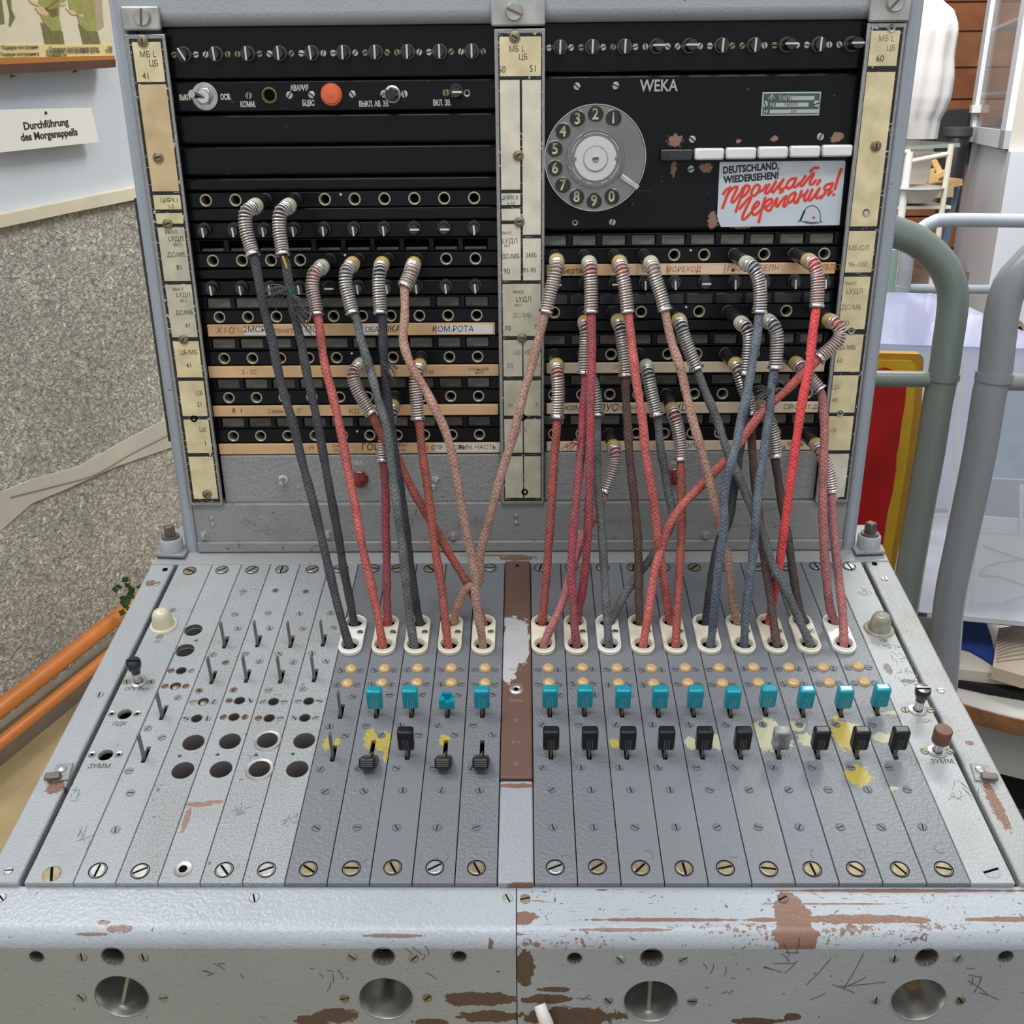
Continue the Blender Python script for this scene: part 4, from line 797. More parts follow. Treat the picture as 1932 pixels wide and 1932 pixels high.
def plunger(par, u, v, captop, capmat, lean=0):
    x, y = D(u, v); part('plunger_flange', lathe([(.0062, 0), (.0062, .0008), (.0040, .0014), (.0036, .0014)], m_steel, 26), par, (x, y, 0))
    part('plunger_stem', lathe([(.0031, .0), (.0031, .0100), (.0026, .0105)], m_chrome, 20), par, (x, y, 0))
    for dx in (-.0092, .0092): smallscrew(par, u+dx*2500, v-.5, m_brass)
    if capmat is m_browncap: part('plunger_cap', lathe([(.0050, .0095), (.0058, .0102), (.0060, .0200), (.0054, .0212), (0, .0214)], capmat, 28), par, (x, y, 0), label='brown round cap')
    else:
        part('plunger_cap', lathe([(.0034, .0095), (.0036, .0120), (.0050, .0150), (.0054, .0170), (.0054, .0205), (.0048, .0212), (0, .0214)], capmat, 14), par, (x, y, 0), label='black faceted cap')
        part('cap_ridge', box2(-.0046, .0046, -.0005, .0005, .0213, .0222, 0, capmat), par, (x, y, 0))
plunger(pl, 262, 1287, 1254, m_key); plunger(pr, 1731, 1340, 1300, m_key); plunger(pr, 1768, 1418, 1370, m_browncap)
for u, v, s, par in ((113, 1461, -1, desk), (1853, 1462, 1, desk)):
    x, y = D(u, v); lt = part('turn_latch', prism([rect(-.0050, .0062, -.0065, .0085)], 0, .0016, m_bottomrail, .0006), par, (x-.001*s, y, 0), (0, 0, -.15*s))
    part('latch_rivet', lathe([(.0034, .0016), (.003, .0028), (.0015, .0034), (0, .0036)], m_silver, 20), lt, (0, .003, 0)); part('latch_tab', rbox(.0105, .0058, .0030, .0012, m_bolt, 2, (.0038*s, -.0042, .0035)), lt)
# centre bar
xc0, xc1 = -.0114, .0101
yb = D(975, 1472)[1]
part('centre_cover', box2(xc0, xc1, yb, -.0176, -.005, .0022, .0012, m_brownstrip), desk, label='brown primer-coloured centre cover')
part('centre_bar', box2(xc0, xc1, YB-.0005, yb-.001, -.008, .0008, .0012, paint('centre_bar_paint', (.30, .32, .34), speck=.12, hammer=.5, rough=.38, scratch=.25, layers=[([(*D(975, 1484), .012, .002), (*D(985, 1668), .008, .001)], BROWN, 260, 1.5)])), desk)
part('fixing_hole', lathe([(.0014, .0002), (.0030, .0008), (.0036, .0003), (.0052, .0001)], m_silver, 12), desk, (*D(974, 1305), .0022)); part('hole', lathe([(.0018, .0006), (0, .0006)], m_pit, 12), desk, (*D(974, 1305), .0022)); part('hole', lathe([(.0016, .0001), (0, .0002)], m_pit, 12), desk, (*D(976, 1071), .0022))
for s, v in (('тоск', 1263), ('моот', 1292), ('тооо', 1322), ('К', 1359), ('т о', 1400), ('О', 1440), ('----', 1188)): part('lettering', textmesh(s, .0042, simple('faded_marking', (.3, .22, .19), rough=.6), 0, .00003), desk, (*D(973, v, .0022), .0023), (0, 0, PI))

# --- front lip and apron -----------------------------------------------------------
LIPZ = -.0042
def vec(y, z): return Vector((0, y, z))
ry = lambda p: (p.y*math.cos(ALPHA)+p.z*math.sin(ALPHA), -p.y*math.sin(ALPHA)+p.z*math.cos(ALPHA))     # world (y,z) -> desk local
YF = -.3735; R_ = .0112
def apron(x0, x1, mat_lip, mat_face, holes, nm):
    # bent sheet: flat part of the slope, rounded edge, upright face
    prof = [(YB+.0006, LIPZ-.010), (YB+.0006, LIPZ)]
    ang_end = PI/2-ALPHA; yc = -.3665; zc = LIPZ-R_
    prof.append((yc, LIPZ))
    N = 12
    for i in range(1, N+1):
        a = (PI/2-ALPHA*0)*0 + (PI/2 - (-0))*0 + i/N*(PI/2-ALPHA+math.radians(-3)*0 + ALPHA*0 + ALPHA*0)
        th = i/N*(PI/2-ALPHA)
        prof.append((yc-R_*math.sin(th), zc+R_*math.cos(th)))
    y_e, z_e = prof[-1]
    V = []; Fc = []
    for x in (x0, x1):
        for y, z in prof: V.append((x, y, z))
    k = len(prof)
    for i in range(k-1): Fc.append((i, i+1, k+i+1, k+i))
    lip = part('front_lip', mesh('lip', V, Fc, mat_lip, True, sharp=50), desk)
    # apron face: local frame with x right, y up, z out; hangs from the end of the bend
    H = .105
    me = prism([rect(x0, x1, -H, 0)]+[circle(hx, hy, hr, 36) for hx, hy, hr in holes], -.002, 0, mat_face, 0)
    fo = part('front_apron', me, desk, (0, y_e, z_e), (PI/2-ALPHA, 0, 0)); return fo, (y_e, z_e)
# position of the apron plane in the world, for measuring on it
_yc = -.3665; _th = PI/2-ALPHA
_ye = _yc-R_*math.sin(_th); _ze = LIPZ-R_+R_*math.cos(_th)
AP = Vector((0, _ye*math.cos(ALPHA)-_ze*math.sin(ALPHA), _ye*math.sin(ALPHA)+_ze*math.cos(ALPHA)))
def A(u, v): p = atY(u, v, AP.y); return (p.x, p.z-AP.z)
SEAM = A(975, 1850)[0]
chL = [([(*D(223, 1742), .0075, .0022), (*D(165, 1750), .010, .0008), (*D(740, 1752), .018, .0009)], (.22, .15, .12), 260, 1.2), ([(*D(192, 1732), .004, .0015), (*D(925, 1765), .0015, .004)], BROWN, 300, 1.6)]
chR = [([(*D(1250, 1727), .048, .0012), (*D(1180, 1744), .028, .0010), (*D(985, 1723), .009, .004)], (.20, .11, .078), 120, 1.6), ([(*D(1340, 1740), .05, .004), (*D(1085, 1760), .05, .006), (*D(1010, 1760), .03, .006), (*D(1400, 1745), .05, .006), (*D(1780, 1742), .06, .006)], (.20, .13, .10), 330, 5.0, 1.05),
       ([(*D(1496, 1722), .0105, .016), (*D(1508, 1752), .013, .006), (*D(1630, 1726), .034, .0030), (*D(1560, 1697), .04, .0006), (*D(1715, 1727), .014, .0020), (*D(1700, 1672), .075, .0012), (*D(1900, 1726), .022, .0016), (*D(1450, 1727), .016, .0014)], BROWN2, 110, 1.5), ([(*D(1600, 1745), .045, .006), (*D(1450, 1745), .03, .008), (*D(1500, 1765), .03, .006)], BROWN2, 330, 5.0, .9)]
m_lipL = paint('lip_paint_left', (.37, .40, .43), speck=.1, hammer=.5, hscale=420, rough=.27, scratch=.3, scratchcol=(.09, .08, .08), layers=chL)
m_lipR = paint('lip_paint_right', (.38, .41, .44), speck=.1, hammer=.3, hscale=420, rough=.36, scratch=.75, scratchcol=(.16, .11, .09), layers=chR)
m_apL = paint('apron_paint_left', (.31, .32, .30), speck=.1, hammer=.35, rough=.42, scratch=.35, scratchcol=(.07, .06, .05), layers=[([(*A(630, 1917), .014, .006), (*A(590, 1925), .012, .004), (*A(905, 1885), .022, .0055), (*A(930, 1918), .024, .0045), (*A(815, 1928), .012, .003)], (.105, .062, .042), 120, 1.7)])
m_apR = paint('apron_paint_right', (.32, .335, .335), speck=.1, hammer=.3, rough=.42, scratch=.35, scratchcol=(.07, .06, .05), layers=[([(*A(1080, 1918), .030, .0075), (*A(1028, 1885), .013, .004), (*A(1050, 1867), .010, .0022), (*A(990, 1825), .006, .014), (*A(1430, 1927), .014, .003), (*A(1495, 1918), .005, .003)], (.105, .062, .042), 120, 1.7)])
bigs = [(230, 1879), (728.5, 1883), (1228, 1888), (1733, 1885)]; meds = [(213, 1804), (723.5, 1804), (1229.5, 1806), (1748.5, 1806)]; smls = [(69, 1805), (867, 1805), (1084.5, 1808), (1897.5, 1805)]
def hl(lst, r): return [(*A(u, v), r) for u, v in lst]
hA = [h for h in hl(bigs, .0157)+hl(meds, .0062)+hl(smls, .0041)]
for x0, x1, ml, ma, sel in ((-.3205, SEAM-.0003, m_lipL, m_apL, [h for h in hA if h[0] < SEAM]), (SEAM+.0003, .3205, m_lipR, m_apR, [h for h in hA if h[0] > SEAM])):
    ap, _ = apron(x0, x1, ml, ma, sel, '')
    for hx, hy, hr in sel:
        if hr > .01:
            k = [b for b in bigs if abs(A(*b)[0]-hx) < .001][0]; i = bigs.index(k)
            part('flared_cup', lathe([(.0157, .0002), (.0160, .0006), (.0157, .0), (.0150, -.004), (.0118, -.016), (.0060, -.026), (.0, -.028)][:], m_cup, 40), ap, (hx, hy, 0), label='polished flared socket')
            if i in (0, 2): part('socket_blade', box2(-.0010, .0010, -.0140, .0140, -.022, -.006, 0, m_steel), ap, (hx, hy, 0), (0, 0, -.3 if i == 0 else 0))
            if i == 3: part('socket_pin', lathe([(.0045, -.024), (.0045, -.010), (.004, -.0092), (0, -.0092)], m_gold, 24), ap, (hx, hy+.001, 0))
            if i == 1: part('socket_core', box2(-.0045, .0045, .002, .011, -.024, -.012, .0004, m_pit), ap, (hx, hy, 0))
        else:
            part('hole_edge', lathe([(hr, -.010), (hr, 0), (hr+.0006, .0002)], m_steel if hr < .005 else simple_hole, 24), ap, (hx, hy, 0))
            part('hole_back', lathe([(hr*1.2, -.012), (0, -.012)], m_pit, 20), ap, (hx, hy, 0))
            if hr > .005: part('catch_bar', box2(-hr*.95, hr*.95, -.0012, .0022, -.009, -.006, .0004, m_gold), ap, (hx, hy, 0))
    for u, v, r, mt in ((154.5, 1805, .0029, m_steel), (271, 1806, .0029, m_steel), (153.5, 1881, .0030, m_steel), (308, 1882, .0026, m_steel), (664.5, 1805, .0028, m_steel), (780.5, 1807, .0028, m_steel), (650, 1883, .0028, m_brass), (806, 1882, .0028, m_brass),
                        (1170, 1810, .0028, m_silver), (1288, 1809.5, .0028, m_silver), (1147.5, 1887, .0028, m_steel), (1306, 1888, .0030, m_steel), (1687, 1808, .0028, m_silver), (1807, 1807, .0028, m_silver), (1652, 1887, .0028, m_silver), (1812, 1887, .0029, m_brass)):
        x, y = A(u, v)
        if x0 < x < x1: screw(ap, x, y, .0001, r, .0006, mt)
for u, v, mt in ((2, 1694, m_steel), (479.5, 1694.5, m_steel), (957.5, 1695, m_silver), (991, 1696.5, m_brass), (1477, 1695.5, m_rusty)):
    x, y = D(u, v, LIPZ); screw(desk, x, y, LIPZ, .0031, .0008, mt)
for k, (u, v) in enumerate(((683, 1618), (768, 1617), (835, 1617), (922, 1611), (1067, 1622), (1142, 1612), (1222, 1614), (1310, 1620), (1381, 1610), (1458, 1618), (1540, 1612), (1623, 1611), (1774, 1601))):
    x, y = D(u, v); a0 = [3.4, 3.6, 3.2, 5.0, .4, .2, 5.4, 5.2, 4.0, 3.3, 2.0, 0, 2.2][k]; n_ = [6, 6, 9, 7, 5, 3, 7, 3, 4, 8, 5, 12, 7][k]
    part('pressed_mark', ribbon([[(x+.0034*math.cos(a0+i*.52), y+.0034*math.sin(a0+i*.52)) for i in range(n_)]], .0004, .0001, m_sl if k % 2 else m_keyr), desk)
sk = simple('grey_scratch', (.14, .13, .12), rough=.6); rs = random.Random(5)
for (u, v, n_, ln) in ((1690, 1232, 9, .007), (1716, 1282, 12, .009), (1705, 1258, 8, .006), (1800, 1500, 6, .009), (1838, 1495, 5, .010), (1640, 1115, 7, .010), (140, 1500, 8, .008), (150, 1590, 6, .012), (450, 1540, 8, .007), (545, 1550, 9, .007), (1300, 1340, 4, .006)):
    st = []
    for _ in range(n_):
        x, y = D(u+rs.uniform(-14, 14), v+rs.uniform(-14, 14)); a_ = rs.uniform(.2, 2.6); l_ = ln*rs.uniform(.4, 1); st.append([(x, y), (x+l_*.5*math.cos(a_)+.0006, y+l_*.5*math.sin(a_)), (x+l_*math.cos(a_), y+l_*math.sin(a_))])
    part('scratches', ribbon(st, .00032, .00008, sk), desk, kind='stuff')
for (u, v, n_, ln, o_) in ((1060, 1905, 5, .010, 0), (1560, 1880, 6, .030, 0), (1480, 1815, 8, .016, 0), (820, 1820, 6, .010, 0), (620, 1850, 7, .012, 0), (1850, 1850, 6, .018, 0), (1370, 1850, 8, .008, 0), (420, 1840, 5, .008, 0)):
    st = []
    for _ in range(n_):
        x, y = A(u+rs.uniform(-45, 45), v+rs.uniform(-25, 25)); a_ = rs.uniform(-.8, 2.4); l_ = ln*rs.uniform(.2, 1); st.append([(x, y), (x+l_*.5*math.cos(a_)+.0006, y+l_*.5*math.sin(a_)), (x+l_*math.cos(a_), y+l_*math.sin(a_))])
    q = part('scratches', ribbon(st, .00045, .00012, simple('dark_scratch', (.07, .06, .05), rough=.6) if 'dark_scratch' not in bpy.data.materials else bpy.data.materials['dark_scratch']), desk, (0, _ye, _ze), (PI/2-ALPHA, 0, 0), kind='stuff')
e_ = Vector(atY(1024, 1918, AP.y-.006)); thing('white_cable_end', tube(spline([Vector((-.0018, .003, .006)), Vector((0, 0, .002)), Vector((.003, -.001, -.008)), Vector((.005, -.001, -.03))], .003), lambda t: .0036+.0012*t, simple('chalky_white_sleeve', (.78, .75, .68), rough=.5), 16), 'short white sleeved cable end at the bottom centre of the front apron', 'cable', tuple(e_))
# dark box behind the apron and its underside
part('apron_back', box2(-.3195, .3195, -.345, .030, -.150, -.140, 0, m_pit), desk)

# ================================================================== PATCH CORDS
mc = dict(
 black=cordmat('charcoal_braid', (.045, .045, .052), (.075, .073, .078)), dark=cordmat('blackish_braid', (.028, .028, .036), (.05, .05, .058)),
 grey=cordmat('grey_green_braid', (.085, .09, .088), (.14, .145, .14)), blue=cordmat('blue_grey_braid', (.07, .085, .11), (.13, .15, .18)),
 red=cordmat('salmon_red_braid', (.50, .125, .105), (.36, .085, .07)), bright=cordmat('bright_red_braid', (.68, .075, .075), (.58, .06, .06)),
 crim=cordmat('crimson_braid', (.34, .055, .07), (.24, .07, .075)), rust=cordmat('rust_red_braid', (.36, .085, .065), (.26, .08, .06)),
 pink=cordmat('dusty_pink_braid', (.40, .14, .135), (.28, .12, .115)), tan=cordmat('tan_braid', (.40, .24, .18), (.30, .17, .125)),
 brown=cordmat('brown_braid', (.12, .072, .06), (.09, .05, .042)), mauve=cordmat('mauve_brown_braid', (.26, .14, .125), (.20, .105, .09)), olive=cordmat('dark_brown_braid', (.075, .055, .045), (.05, .038, .032)))
RJ = lambda row, k, side: None
def jackpos(side, row, k):
    """row heights measured on the face; k from 1"""
    if side == 'L':
        uu, vv = {0: (760, (360, 389.5)), 1: (760, (475, 503)), 2: (760, (583, 608.5)), 3: (760, (661, 687)), 4: (760, (735.6, 761)), 5: (760, (808, 833.5))}[row]; x = LX[k-1]
    else:
        uu, vv = {0: (1100, (468, 497)), 1: (1100, (575.5, 603)), 2: (1100, (656, 682)), 3: (1100, (731, 758)), 4: (1100, (805.5, 831))}[row]; x = RX[k-1] if row else .0303+.02368*(k-1)
    z0, z1 = rowz(uu, *vv); return Vector((x, .006, (z0+z1)/2))
CR = .0033
def cord(kind, side, row, k, ferr, spring, path, label, frl=m_amber, off=0.0, fray=None, yend=None, wide=1.0, Lp=.044, bare=None):
    J = jackpos(side, row, k)
    r = root('patch_cord', label, 'patch cord', tuple(J), (0, 0, 0), 'cloth-covered patch cords plugged into the jack strips')
    inv = lambda pts: [p-J for p in pts]
    Fp = atY(ferr[0], ferr[1], -Lp); ax = (Fp-J).normalized()
    # plug handle: turned black body from the jack to the ferrule
    Lh = (Fp-J).length-.003; q = ax.to_track_quat('Z', 'Y').to_euler()
    part('plug_handle', lathe([(.0030, -.012), (.0030, -.001), (.0042, 0), (.0048, .0012), (.0050, .010), (.0052, Lh-.001), (.0048, Lh), (0, Lh)], m_rubber, 22), r, (0, 0, 0), q)
    # spring path
    sp = [Fp-ax*.001, Fp+ax*.0035]; n = len(spring)
    ys0 = sp[-1].y-.004
    for i, (u, v) in enumerate(spring): sp.append(atY(u, v, ys0-.010*(i+1)/n))
    ends = sp[-1]; yE = ends.y
    d0 = (sp[2]-Fp).normalized()
    fd = (ax*1.2+d0).normalized(); q2 = fd.to_track_quat('Z', 'Y').to_euler()
    part('ferrule', lathe([(.0050, -.0045), (.0057, -.0038), (.0059, .0015), (.0054, .0030), (.0044, .0034)], frl, 24), r, tuple(Fp-J), q2)
    P = spline(sp[1:], .0006); fr = frames(P); Ls = [0]
    for i in range(1, len(P)): Ls.append(Ls[-1]+(P[i]-P[i-1]).length)
    total = Ls[-1]; turns = total/.0020; R = .00470*wide; hel = []; N = int(turns*11); j = 0
    for i in range(N+1):
        s = total*i/N
        while j < len(Ls)-2 and Ls[j+1] < s: j += 1
        t = (s-Ls[j])/max(Ls[j+1]-Ls[j], 1e-9); p = P[j].lerp(P[j+1], min(max(t, 0), 1)); _, Nn, B = fr[j]
        a = 2*PI*turns*i/N; hel.append(p+(Nn*math.cos(a)+B*math.sin(a))*R)
    part('strain_relief_spring', tube(inv(hel), .00066, m_spring, 5, True), r)
    tdir = fr[-1][0].to_track_quat('Z', 'Y').to_euler()
    tor = lathe([(.0044, -.0010), (.0052, -.0012), (.0058, -.0004), (.0058, .0006), (.0052, .0012), (.0044, .0010), (.0044, -.0010)], m_chrome, 26)
    part('spring_end_ring', tor, r, tuple(P[-1]-J), tdir)
    # cloth cord
    path = list(path); path[-1] = (path[-1][0], path[-1][1]-4); u, v = path[-1]; hp = on(u, v, DN, DN*.0045); yH = hp.y if yend is None else yend
    vs0 = spring[-1][1] if spring else ferr[1]; v1 = path[-1][1]
    cp_ = []
    acc = [0]; pp = [spring[-1]]+list(path)
    for i in range(1, len(pp)): acc.append(acc[-1]+math.hypot(pp[i][0]-pp[i-1][0], pp[i][1]-pp[i-1][1]))
    rb = random.Random(int(path[0][0]*7+row))
    for i in range(1, len(pp)):
        s = acc[i]/acc[-1]; Y = yE+(yH-yE)*s - off*math.sin(PI*s)
        cp_.append(atY(pp[i][0]+(rb.uniform(-.7, .7) if i < len(pp)-1 else 0), pp[i][1], Y))
    down = -DN*.0042; cp_.append(cp_[-1]+down+Vector((0, .0012, 0)))
    full = [Fp+ax*.002]+sp[2:]+cp_
    Q = spline(full, .0035)
    ph = rb.uniform(0, 6)
    c = part('cloth_cord', tube(inv(Q), lambda s: CR*(1+.05*math.sin(s*37+ph)+.045*math.sin(s*91+ph)), mc[kind], 14), r, label=None)
    if fray:
        th = []
        for (u, v, nn, ln, dx) in fray:
            best = min(Q, key=lambda p: (p-atY(u, v, p.y)).length)
            for _ in range(nn):
                a = rb.uniform(-.5, .5); d = Vector((dx*(1+a), rb.uniform(-.6, .2), rb.uniform(-1, .6))).normalized()*ln*rb.uniform(.5, 1)
                st = best+Vector((rb.uniform(-.002, .002), -CR*.6, rb.uniform(-.004, .004)))
                a_, f_, _u = tube_data([st-J, st+d*.5+Vector((0, -.002, .0015))-J, st+d+Vector((0, 0, -.002))-J], .00038, 4); th.append((a_, f_))
        t_ = part('frayed_threads', joined(th, mc['grey'] if kind in ('black', 'dark', 'blue') else mc[kind]), r); t_['kind'] = 'stuff'
    if bare:
        for (u, v, col_) in bare:
            best = min(Q, key=lambda p: (p-atY(u, v, p.y)).length)
            part('exposed_wire', tube([best+Vector((-.0012, -CR*.9, .005))-J, best+Vector((.0004, -CR*1.12, 0))-J, best+Vector((.0016, -CR*.8, -.006))-J], .0009, col_, 8), r)
    return r
wy = simple('yellow_wire', (.6, .42, .05), rough=.4); wr = simple('red_wire', (.6, .03, .04), rough=.4); wg = simple('green_wire', (.02, .3, .22), rough=.4)
cord('black', 'L', 0, 3, (480, 390), [(464, 402), (464, 430), (472, 462), (477.5, 480)], [(482, 495), (490, 540), (500, 590), (513, 640), (525.6, 706), (538, 752), (553, 799), (572, 880), (596, 965), (610.5, 1032), (625, 1093), (639, 1148), (652, 1195), (659.5, 1224)], 'charcoal cord from the topmost jack row, leftmost plug of all', m_palef)
cord('black', 'L', 0, 4, (543, 390), [(529, 402), (527, 430), (531, 460), (533.5, 479)], [(539, 495), (543, 520), (548, 550), (554, 590), (566, 640), (580.7, 714), (600, 799), (612, 870), (622, 925), (638, 1011), (648, 1075), (658, 1121), (668.5, 1181)], 'charcoal cord with frayed threads and bare coloured wires, second plug in top row', m_palef,
     fray=[(549, 545, 16, .022, -1.3), (556, 565, 26, .015, .5), (563, 590, 18, .016, .9)], bare=[(542, 500, wy), (547, 548, wr), (551, 549, wg)])
cord('red', 'L', 1, 5, (605.5, 505), [(592, 518), (589, 545), (595, 572), (597.5, 592)], [(601, 605), (607, 650), (611, 680), (619, 713), (627.4, 746), (640, 800), (650.8, 852), (660, 905), (670, 958), (684.6, 1036), (697, 1090), (708.8, 1142), (717, 1187), (722.5, 1225)], 'salmon-red cord plugged fifth in second jack row of the left bank', m_palef)
cord('grey', 'L', 1, 6, (663.5, 500), [(653, 514), (653, 540), (660, 570), (665, 590)], [(673, 602), (680.6, 637), (693, 680), (704, 715), (715, 760), (729, 807), (736, 860), (746, 935), (757.5, 1019), (764, 1083), (770, 1140), (779, 1200), (782, 1224)], 'grey cord beside the salmon-red one, ending in the near hole of the third left bezel', off=.012, fray=[(725, 690, 3, .008, -1)])
cord('dark', 'L', 1, 7, (720, 500), [(716, 514), (715, 540), (716.5, 570), (717.5, 590)], [(721, 602), (723, 658), (725, 690), (730, 743), (735, 786), (742, 828), (746, 871), (757, 935), (768, 1019), (777, 1083), (786, 1150), (794, 1182)], 'dark slate cord bundled beside a grey one, to far hole of the third left bezel', off=.006, fray=[(726, 690, 12, .014, 1)])
cord('tan', 'L', 1, 8, (780, 500), [(776, 512), (771, 525), (764, 540)], [(763, 556), (763.5, 595), (761, 637), (766, 664), (776, 691), (790, 715), (802, 735), (820, 769), (839, 811), (854, 860), (865, 924), (877, 988), (889, 1045), (896, 1083), (898, 1100), (897, 1118), (901, 1150), (908, 1195), (911, 1223)], 'tan cord with short white-ringed sleeve, looping down beside the brown bar', m_amber, off=.020, wide=1.1)
cord('rust', 'L', 3, 6, (678.5, 690), [(667, 703), (670, 725), (683, 752), (700, 779)], [(708, 795), (717, 816), (732, 838), (748, 860), (759, 886), (772, 912), (788, 941), (820, 994), (846, 1041), (873, 1086), (889, 1113), (902, 1147), (912, 1181)], 'rusty brown cord crossing diagonally from the fourth jack row to the last left bezel', m_palef, off=-.002)
cord('tan', 'R', 0, 1, (1050.6, 494), [(1049, 508), (1043, 535), (1036, 562), (1030.5, 588)], [(1027, 601), (1014, 647), (1002, 697), (989, 740), (977, 790), (967, 828), (947, 892), (930, 956), (914, 1009), (905, 1051), (907, 1078), (905, 1096), (893, 1105), (878, 1112), (867, 1135), (859, 1160), (857, 1180)], 'pinkish-tan cord crossing the centre strip from the right bank to the fourth left bezel', off=.010, yend=None)
cord('crim', 'L', 4, 7, (741, 769), [(738, 782), (732, 806), (724, 838), (722.5, 867)], [(725, 880), (727, 935), (728, 998), (729, 1045), (730, 1121), (732, 1182)], 'dark crimson cord behind the black bundle, dropping straight to the second left bezel', off=-.004)
cord('rust', 'L', 3, 8, (791, 692), [(787, 705), (784, 725), (786, 755), (788, 789)], [(791, 800), (797, 850), (806, 913), (814, 977), (822.5, 1041), (832.6, 1107), (840.7, 1174), (846, 1224)], 'rust-red cord on the left bank running behind the tan cord', off=.000)
cord('rust', 'R', 2, 1, (1050.6, 691), [(1051.5, 704), (1053, 725), (1053, 755), (1051.7, 786)], [(1051, 797), (1048, 837), (1044, 900), (1039.4, 975), (1035, 1038), (1030, 1100), (1027, 1140), (1023, 1178)], 'muted red cord hanging straight beside centre strip, first plug in third right row')
cord('crim', 'R', 0, 2, (1112, 498), [(1114, 510), (1115, 535), (1115, 562), (1115, 588)], [(1116, 603), (1116.5, 676), (1115, 740), (1114, 826), (1113, 911), (1111, 975), (1107, 1040), (1101, 1098), (1094, 1145), (1088, 1178)], 'crimson cord falling straight from second plug in the top row of the right bank', m_palef, off=.014)
cord('crim', 'R', 1, 2, (1104, 610), [(1106, 622), (1105.5, 650), (1103.5, 676), (1102.5, 703)], [(1105, 716), (1101.5, 760), (1099, 803), (1097, 840), (1092, 890), (1086, 953), (1080, 1017), (1078, 1081), (1080, 1123), (1083, 1174), (1088, 1222)], 'magenta-red cord with a torn tuft of thread, close left of the crimson one', off=.008, fray=[(1094, 826, 6, .018, -1.4), (1096, 858, 4, .008, .8)])
cord('grey', 'R', 2, 2, (1106, 692), [(1112, 704), (1119, 728), (1124, 755), (1126, 782)], [(1126.5, 796), (1126.5, 847), (1128.5, 911), (1133, 975), (1138, 1050), (1142, 1121), (1147, 1188), (1149, 1223)], 'grey-green cord partly hidden behind the crimson cord, ending in the third right bezel', off=.002)
cord('pink', 'R', 4, 3, (1158, 844), [(1161, 854), (1161, 870), (1154, 894), (1142, 926)], [(1138, 938), (1129, 962), (1114, 990), (1099, 1014), (1086, 1052), (1074, 1090), (1064, 1130), (1049, 1165), (1034, 1196), (1026, 1222)], 'dusty pink cord from the lowest jack row, curving left to the first right bezel', off=.004)
cord('brown', 'R', 1, 3, (1167, 608), [(1171, 622), (1175, 648), (1178.5, 678), (1180, 707)], [(1180, 720), (1182, 761), (1184, 803), (1187, 850), (1191, 890), (1198, 950), (1203, 1015), (1205, 1080), (1205, 1130), (1207, 1178)], 'brown cord between grey and red ones, to the far hole of the fourth right bezel', off=.000)
cord('red', 'R', 0, 3, (1169.5, 497), [(1173, 510), (1178, 535), (1181.5, 562), (1184, 588)], [(1187, 602), (1193, 655), (1201, 718), (1212, 793), (1218, 850), (1226, 905), (1235, 964), (1243, 1025), (1250, 1080), (1257, 1130), (1262, 1160), (1266, 1178)], 'faded salmon-red cord, third plug in the top row of the right bank', off=.022)
cord('grey', 'R', 2, 4, (1220, 693), [(1223, 706), (1227, 730), (1233, 757), (1238.5, 782)], [(1241, 794), (1246, 840), (1253, 885), (1261, 930), (1268, 962), (1266, 990), (1250, 1022), (1230, 1051), (1209, 1077), (1192, 1100), (1175, 1128), (1163, 1152), (1150, 1180)], 'grey cord bending sharply left to the far hole of the third right bezel', m_palef, off=-.004)
cord('rust', 'R', 3, 5, (1269, 774), [(1273, 786), (1279, 810), (1283, 838), (1283.5, 866)], [(1284.5, 878), (1285.6, 932), (1285.5, 996), (1283, 1050), (1280, 1121), (1277, 1175), (1275, 1222)], 'orange-brown cord with dark wide-spaced spring, in front of the red button', off=.000, wide=1.03)
cord('tan', 'R', 0, 4, (1229, 498), [(1233, 510), (1240, 535), (1248, 560), (1254, 584)], [(1257, 597), (1267, 644), (1284, 697), (1296, 750), (1307, 793), (1322, 847), (1337, 900), (1349, 953), (1363, 1006), (1374, 1065), (1379, 1107), (1384, 1150), (1391, 1179)], 'pinkish-tan cord slanting right, fourth plug in the top row of the right bank', m_palef, off=.018)
cord('grey', 'R', 1, 5, (1282, 606), [(1286, 618), (1293, 642), (1303, 668), (1313.5, 695)], [(1318, 706), (1335, 750), (1352, 792), (1368, 840), (1384, 878), (1397, 908), (1418, 958), (1432, 990), (1444, 1022), (1456, 1062), (1479, 1107), (1497, 1145), (1512, 1180), (1524, 1205), (1528, 1221)], 'long grey cord slanting right across many others to the ninth right bezel', off=.006)
cord('red', 'R', 1, 10, (1567, 606), [(1579, 612), (1586, 630), (1574, 650), (1546, 675)], [(1536, 685), (1512, 708), (1480, 740), (1448, 768), (1418, 803), (1392, 842), (1365, 872), (1338, 900), (1298, 941), (1276, 968), (1258, 1000), (1246, 1040), (1236, 1075), (1229, 1121), (1220, 1174), (1213, 1223)], 'red cord running diagonally down left across the right bank from outermost plug', off=-.004)
cord('blue', 'R', 0, 7, (1410, 498), [(1422, 506), (1431, 525), (1435, 555), (1433.5, 588)], [(1432, 602), (1429, 635), (1422, 668), (1416, 708), (1408, 750), (1398, 793), (1391, 830), (1383, 862), (1371, 905), (1366, 943), (1366, 985), (1364, 1015), (1358, 1050), (1353, 1100), (1348, 1150), (1341, 1221)], 'thick blue-grey cord from seventh jack in the top row of the right bank', m_palef, off=.020)
cord('dark', 'R', 1, 7, (1400, 611), [(1409, 620), (1414, 640), (1412, 672), (1408, 705)], [(1409, 730), (1406, 775), (1399, 830), (1393, 869), (1384, 930), (1374, 985), (1358, 1015), (1350, 1045), (1345, 1081), (1338, 1123), (1332, 1180)], 'dark grey cord twisting behind the blue-grey one to the sixth right bezel', m_palef, off=.006)
